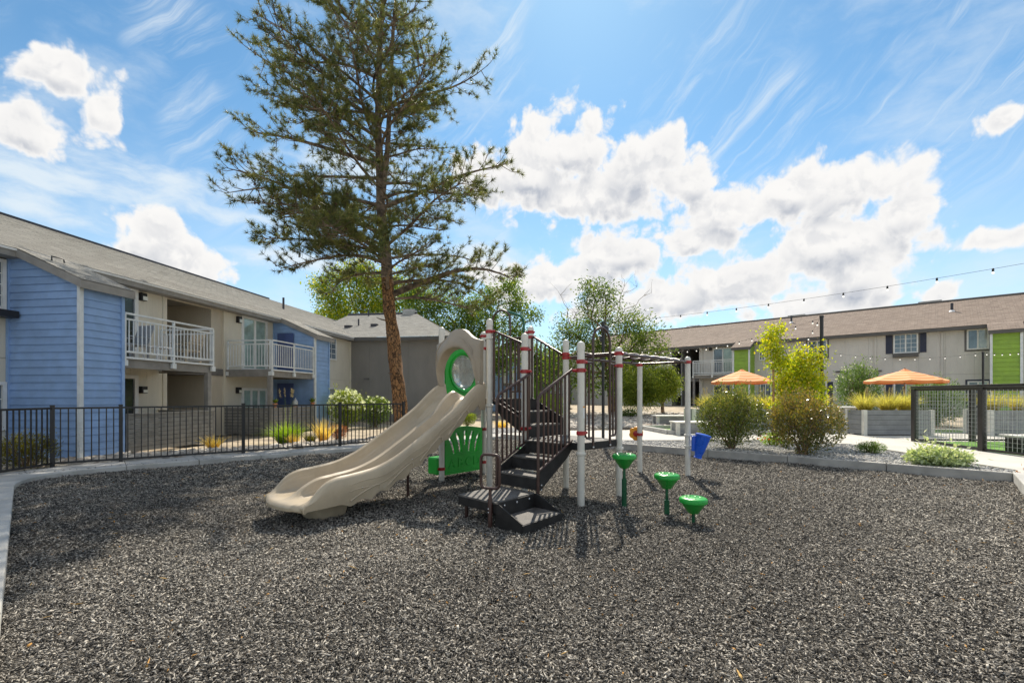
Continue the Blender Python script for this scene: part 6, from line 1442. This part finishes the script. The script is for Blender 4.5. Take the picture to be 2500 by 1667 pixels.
for px, py, rx, ry, Y, lab in ((1560, 950, 62, 56, 23.5, 'rounded sunlit bush tree left of the breezeway'), (1618, 940, 42, 50, 24.6, 'darker rounded bush tree against the breezeway opening')):
    cl = [(px+rx*.62*math.cos(a)*q, py+ry*.55*math.sin(a)*q-4, rx*.48, ry*.46) for q in (.6, 1.) for a in [k*1.0472+q for k in range(6)]]
    tree('bush_tree', lab, 'tree', (XP(px, Y), Y, bank_z(XP(px, Y), Y)-.05), .10, bank_z(0, Y)+.65, pxclumps(cl, Y, .5), 5200, .10, LM['round'], leafw=.35, twigs=5)
# young yellow maple with its stakes
mY = 12.7
tree('young_maple', 'young maple with bright yellow leaves between two wooden stakes', 'tree', (XP(1925, mY), mY, .13), .035, 1.5,
     pxclumps([(1880,815,16,24),(1905,812,14,18),(1885,850,24,24),(1900,885,26,26),(1960,868,22,22),(1985,890,24,24),(2002,860,10,12),(1940,900,34,32),(1975,930,32,30),(1925,945,34,30),(1960,975,30,26),(1905,925,22,20),(1905,990,26,20),(1998,945,16,20),(1870,845,10,10),(2000,985,14,14),(1940,1005,26,16)], mY, .26), 8000, .066, LM['maple'], leafw=.8, twigs=5)
for i, (px, Y, yt, lab) in enumerate(((1889, 12.55, 897, 'wooden stake left of the yellow maple'), (1967, 12.75, 915, 'wooden stake within the right side of the yellow maple'))):
    x = XP(px, Y); r = root('tree_stake', (x, Y, .12), lab, 'stake', 'tree stakes'); MB().tube([(x, Y, .1), (x-.01, Y, CH+(HZ-yt)/F*Y)], .028, 10).build('pole', M['stake'], r, smooth=True)
    MB().tube([(x, Y-.03, 1.55), (x+(.2 if i == 0 else -.2), Y, 1.5), (XP(1925, 12.7), 12.7, 1.5)], .012, 6).build('tie', M['black'], r)
# shrubs in the gravel bed
shrub('shrub', 'rounded dark green shrub with glossy leaves behind the blue talk tube', (XP(1785, 11.6), 11.6, .13), .86, .75, 1.42, 9000, .055, LM['glossy'], stems=14, low=.03, shoots=26, bite=-.25)
shrub('shrub', 'coppery brown spreading shrub under the yellow maple', (XP(1962, 10.5), 10.5, .13), .82, .75, 1.28, 7600, .055, LM['copper'], stems=16, low=.02, lean=(.05, 0), shoots=30, bite=-.25)
shrub('flowering_plant', 'small red flowering plant between the two shrubs', (XP(1887, 12.4), 12.4, .13), .36, .3, .34, 900, .04, LM['gr'], flowers=(26, .04, LM['redf']), low=.0, cat='plant')
shrub('low_conifer', 'low spreading green juniper on the grey gravel', G(2126, 1106, .13), .33, .26, .26, 2200, .035, LM['juni'], leafw=.25, low=.0, cat='plant')
shrub('silver_plant', 'pale silver leaved ground plant beside the curb', G(2290, 1136, .13), .56, .36, .30, 2600, .075, LM['silver'], leafw=.62, low=.0, up_=.0, cat='plant')
shrub('twig_plant', 'sprig of orange leaves at the right end of the curb', (XP(2478, 7.9), 7.75, .02), .12, .1, .2, 26, .06, LM['red'], stems=4, cat='plant')
# oleanders by the right-hand building
shrub('oleander', 'tall pale flowered oleander left of the right-hand umbrella', (XP(2095, 22), 22, .3), 1.0, .9, 2.75, 4200, .13, LM['olean'], leafw=.25, stems=14, low=.05, flowers=(40, .06, LM['white']))
shrub('oleander', 'dark oleander seen through the wire mesh', (XP(2283, 19.5), 19.5, .2), 1.05, .9, 2.0, 3600, .13, LM['olean'], leafw=.25, stems=14, low=.03)
grass('tall_shoot', 'upright leafy shoot rising above the wire fence', (XP(2290, 19.5), 19.5, .2), .3, 2.4, 14, LM['olean'], .08, .03, lean=.12, cat='plant')
# planting against the left-hand buildings
shrub('white_flowered_bush', 'large white flowering bush against the blue bay corner', (XP(845, 20.5), 20.5, 0), .82, .8, 1.72, 4200, .09, LM['round'], leafw=.35, flowers=(240, .085, LM['white']), low=.05)
shrub('white_flowered_bush', 'smaller dark white flowering bush left of the pine trunk', (XP(915, 21.5), 21.5, 0), .78, .7, 1.42, 3400, .09, LM['tree_d'], leafw=.35, flowers=(90, .08, LM['white']), low=.05)
shrub('round_bush', 'small clipped round bush above the green letter panel', (XP(1140, 21), 21, .1), .44, .42, .62, 2000, .05, LM['round'], low=.02)
shrub('olive_bush', 'olive green bush behind the fence at the left edge', (XP(35, 8.75), 8.95, 0), .55, .45, .75, 3200, .05, LM['olive'], leafw=.3, low=.0)
shrub('red_grass_bush', 'reddish brown rounded bush beside the fence post', (XP(826, 15.4), 15.4, 0), .32, .3, .50, 1300, .06, LM['red'], leafw=.2, low=.0)
grass('fountain_grass', 'large green fountain grass with feathery plumes before the patio fence', (XP(700, 14.2), 14.2, 0), .7, 1.12, 900, LM['gr'], .55, .007, plumes=(4, 1.70, LM['plume']))
grass('tan_grass', 'dry orange grass tuft at the foot of the fountain grass', (XP(716, 13.7), 13.7, 0), .26, .5, 300, LM['gt'], .3)
grass('tan_grass', 'dry golden grass in front of the second blue bay', (XP(790, 14.8), 14.8, 0), .35, .95, 300, LM['gt'], .25, .007)
grass('tan_grass', 'dry golden grass beside the first patio fence', (XP(520, 12.6), 12.6, 0), .3, .62, 240, LM['gt'], .4, .007)
grass('tan_grass', 'small olive grass clump between the golden and green grasses', (XP(757, 14.3), 14.3, 0), .3, .5, 300, LM['olive'], .4)
shrub('yellow_shrub', 'bright yellow green shrub behind the stair rails', (XP(1345, 23), 23, .2), .95, .8, 1.35, 3000, .09, LM['gr'], leafw=.35, low=.0)
grass('tan_grass', 'dry tan grass low behind the upper stairs', (XP(1225, 20.5), 20.5, .05), .6, .6, 400, LM['gt'], .5)
shrub('white_flowered_bush', 'low white flowering plant under the round bush tree', (XP(1538, 22.5), 22.5, .3), .5, .4, .5, 1000, .07, LM['tree_d'], flowers=(40, .05, LM['white']), low=0.)
# grasses in the planters
def planter_grass(x0, x1, y0, y1, z, n, h, labs):
    for i in range(n):
        x = x0+(x1-x0)*(i+.5)/n+random.uniform(-.05, .05); grass('planter_grass', labs[i], (x, (y0+y1)/2+random.uniform(-.12, .12), z), .42, h*random.uniform(.85, 1.15), 620, LM['gy'], .42, .007, 'yellow grasses in the grey planters', plumes=(3, h*.8, LM['plume']))
ords = ['first', 'second', 'third', 'fourth', 'fifth', 'sixth', 'seventh']
planter_grass(XP(1700, 16.9)+.2, XP(2035, 16.9)-.1, 16.95, 17.75, .92, 7, 1.0, [f'{o} tuft from the left of yellow grass in the long planter' for o in ords])
planter_grass(XP(2112, 15.1), XP(2272, 15.1), 15.15, 15.9, .93, 3, .95, [f'{o} tuft from the left of yellow grass in the planter by the wire fence' for o in ords])
planter_grass(XP(2418, 15.1), XP(2418, 15.1)+2.6, 15.05, 15.85, .93, 3, 1.1, [f'{o} tuft from the left of yellow grass behind the turf run' for o in ords])
# pots and lantern on the patio fence cap
for px, lab in ((671.5, 'terracotta potted plant at the left end of the patio fence cap'), (763, 'terracotta potted plant at the right end of the patio fence cap')):
    p = L.p(L.s_(px, .02), .02, 1.025); r = root('potted_plant', p, lab, 'plant', 'pots on the patio fence'); MB().lathe(p, [(.055, 0), (.08, .13), (.088, .135), (.088, .16), (.07, .16)], 14).build('pot', M['terra'], r, smooth=True)
    n = 26; A = np.stack([RNG.normal(0, .5, n), RNG.normal(0, .5, n), np.ones(n)], 1); leaf_mesh('leaves', np.tile(np.array(p)+[0, 0, .15], (n, 1)), A, RNG.uniform(.1, .28, n), .05, LM['round'], r)
p = L.p(L.s_(721, .02), .02, 1.025); r = root('lantern', p, 'small glass lantern on the patio fence cap', 'lantern'); MB().lathe(p, [(.09, 0), (.09, .02), (.10, .1), (.10, .2), (.03, .32), (.02, .36)], 14).build('glass', M['pglass'], r, smooth=True); MB().lathe(p, [(.1, 0), (.1, .025)], 14).build('base', M['terra'], r)
# ------------------------------------------------------------------ stones
fpl = [Vector((p.x, p.y)) for p in fp]
bandpoly = [(-9.6, 8.6)]+[tuple(p+en*.12) for p in fpl]+[(-3.2, 15.2), (-4.6, 16.4)]+[tuple(p+en*1.7) for p in fpl[::-1]]+[(-10.3, 9.2)]
stones('river_stones', bandpoly, 3400, .05, .15, lambda x, y: .0, PEB, 'pale river stones lying along the outside of the picket fence', fine=False)
slope = [(1.4, 17.5), (6.6, 18.3), (7.5, 19.5), (9.5, 23), (9.0, 25.5), (3.0, 25.0), (1.5, 21.0)]
stones('river_stones', slope, 3600, .07, .20, bank_z, PEB, 'pale river stones covering the bank below the round bush trees', fine=False)
stones('gravel', GR, 7000, .012, .032, lambda x, y: .128, GRV, 'grey crushed stone in the shrub bed behind the curb', fine=False, flat=.7)
stones('gravel', [(-2.6, 17.2), (.2, 17.6), (1.3, 20.5), (-2., 20.5)], 2500, .03, .06, lambda x, y: .0, GRV, 'grey gravel patch beyond the walkway behind the stairs', fine=False, flat=.7)
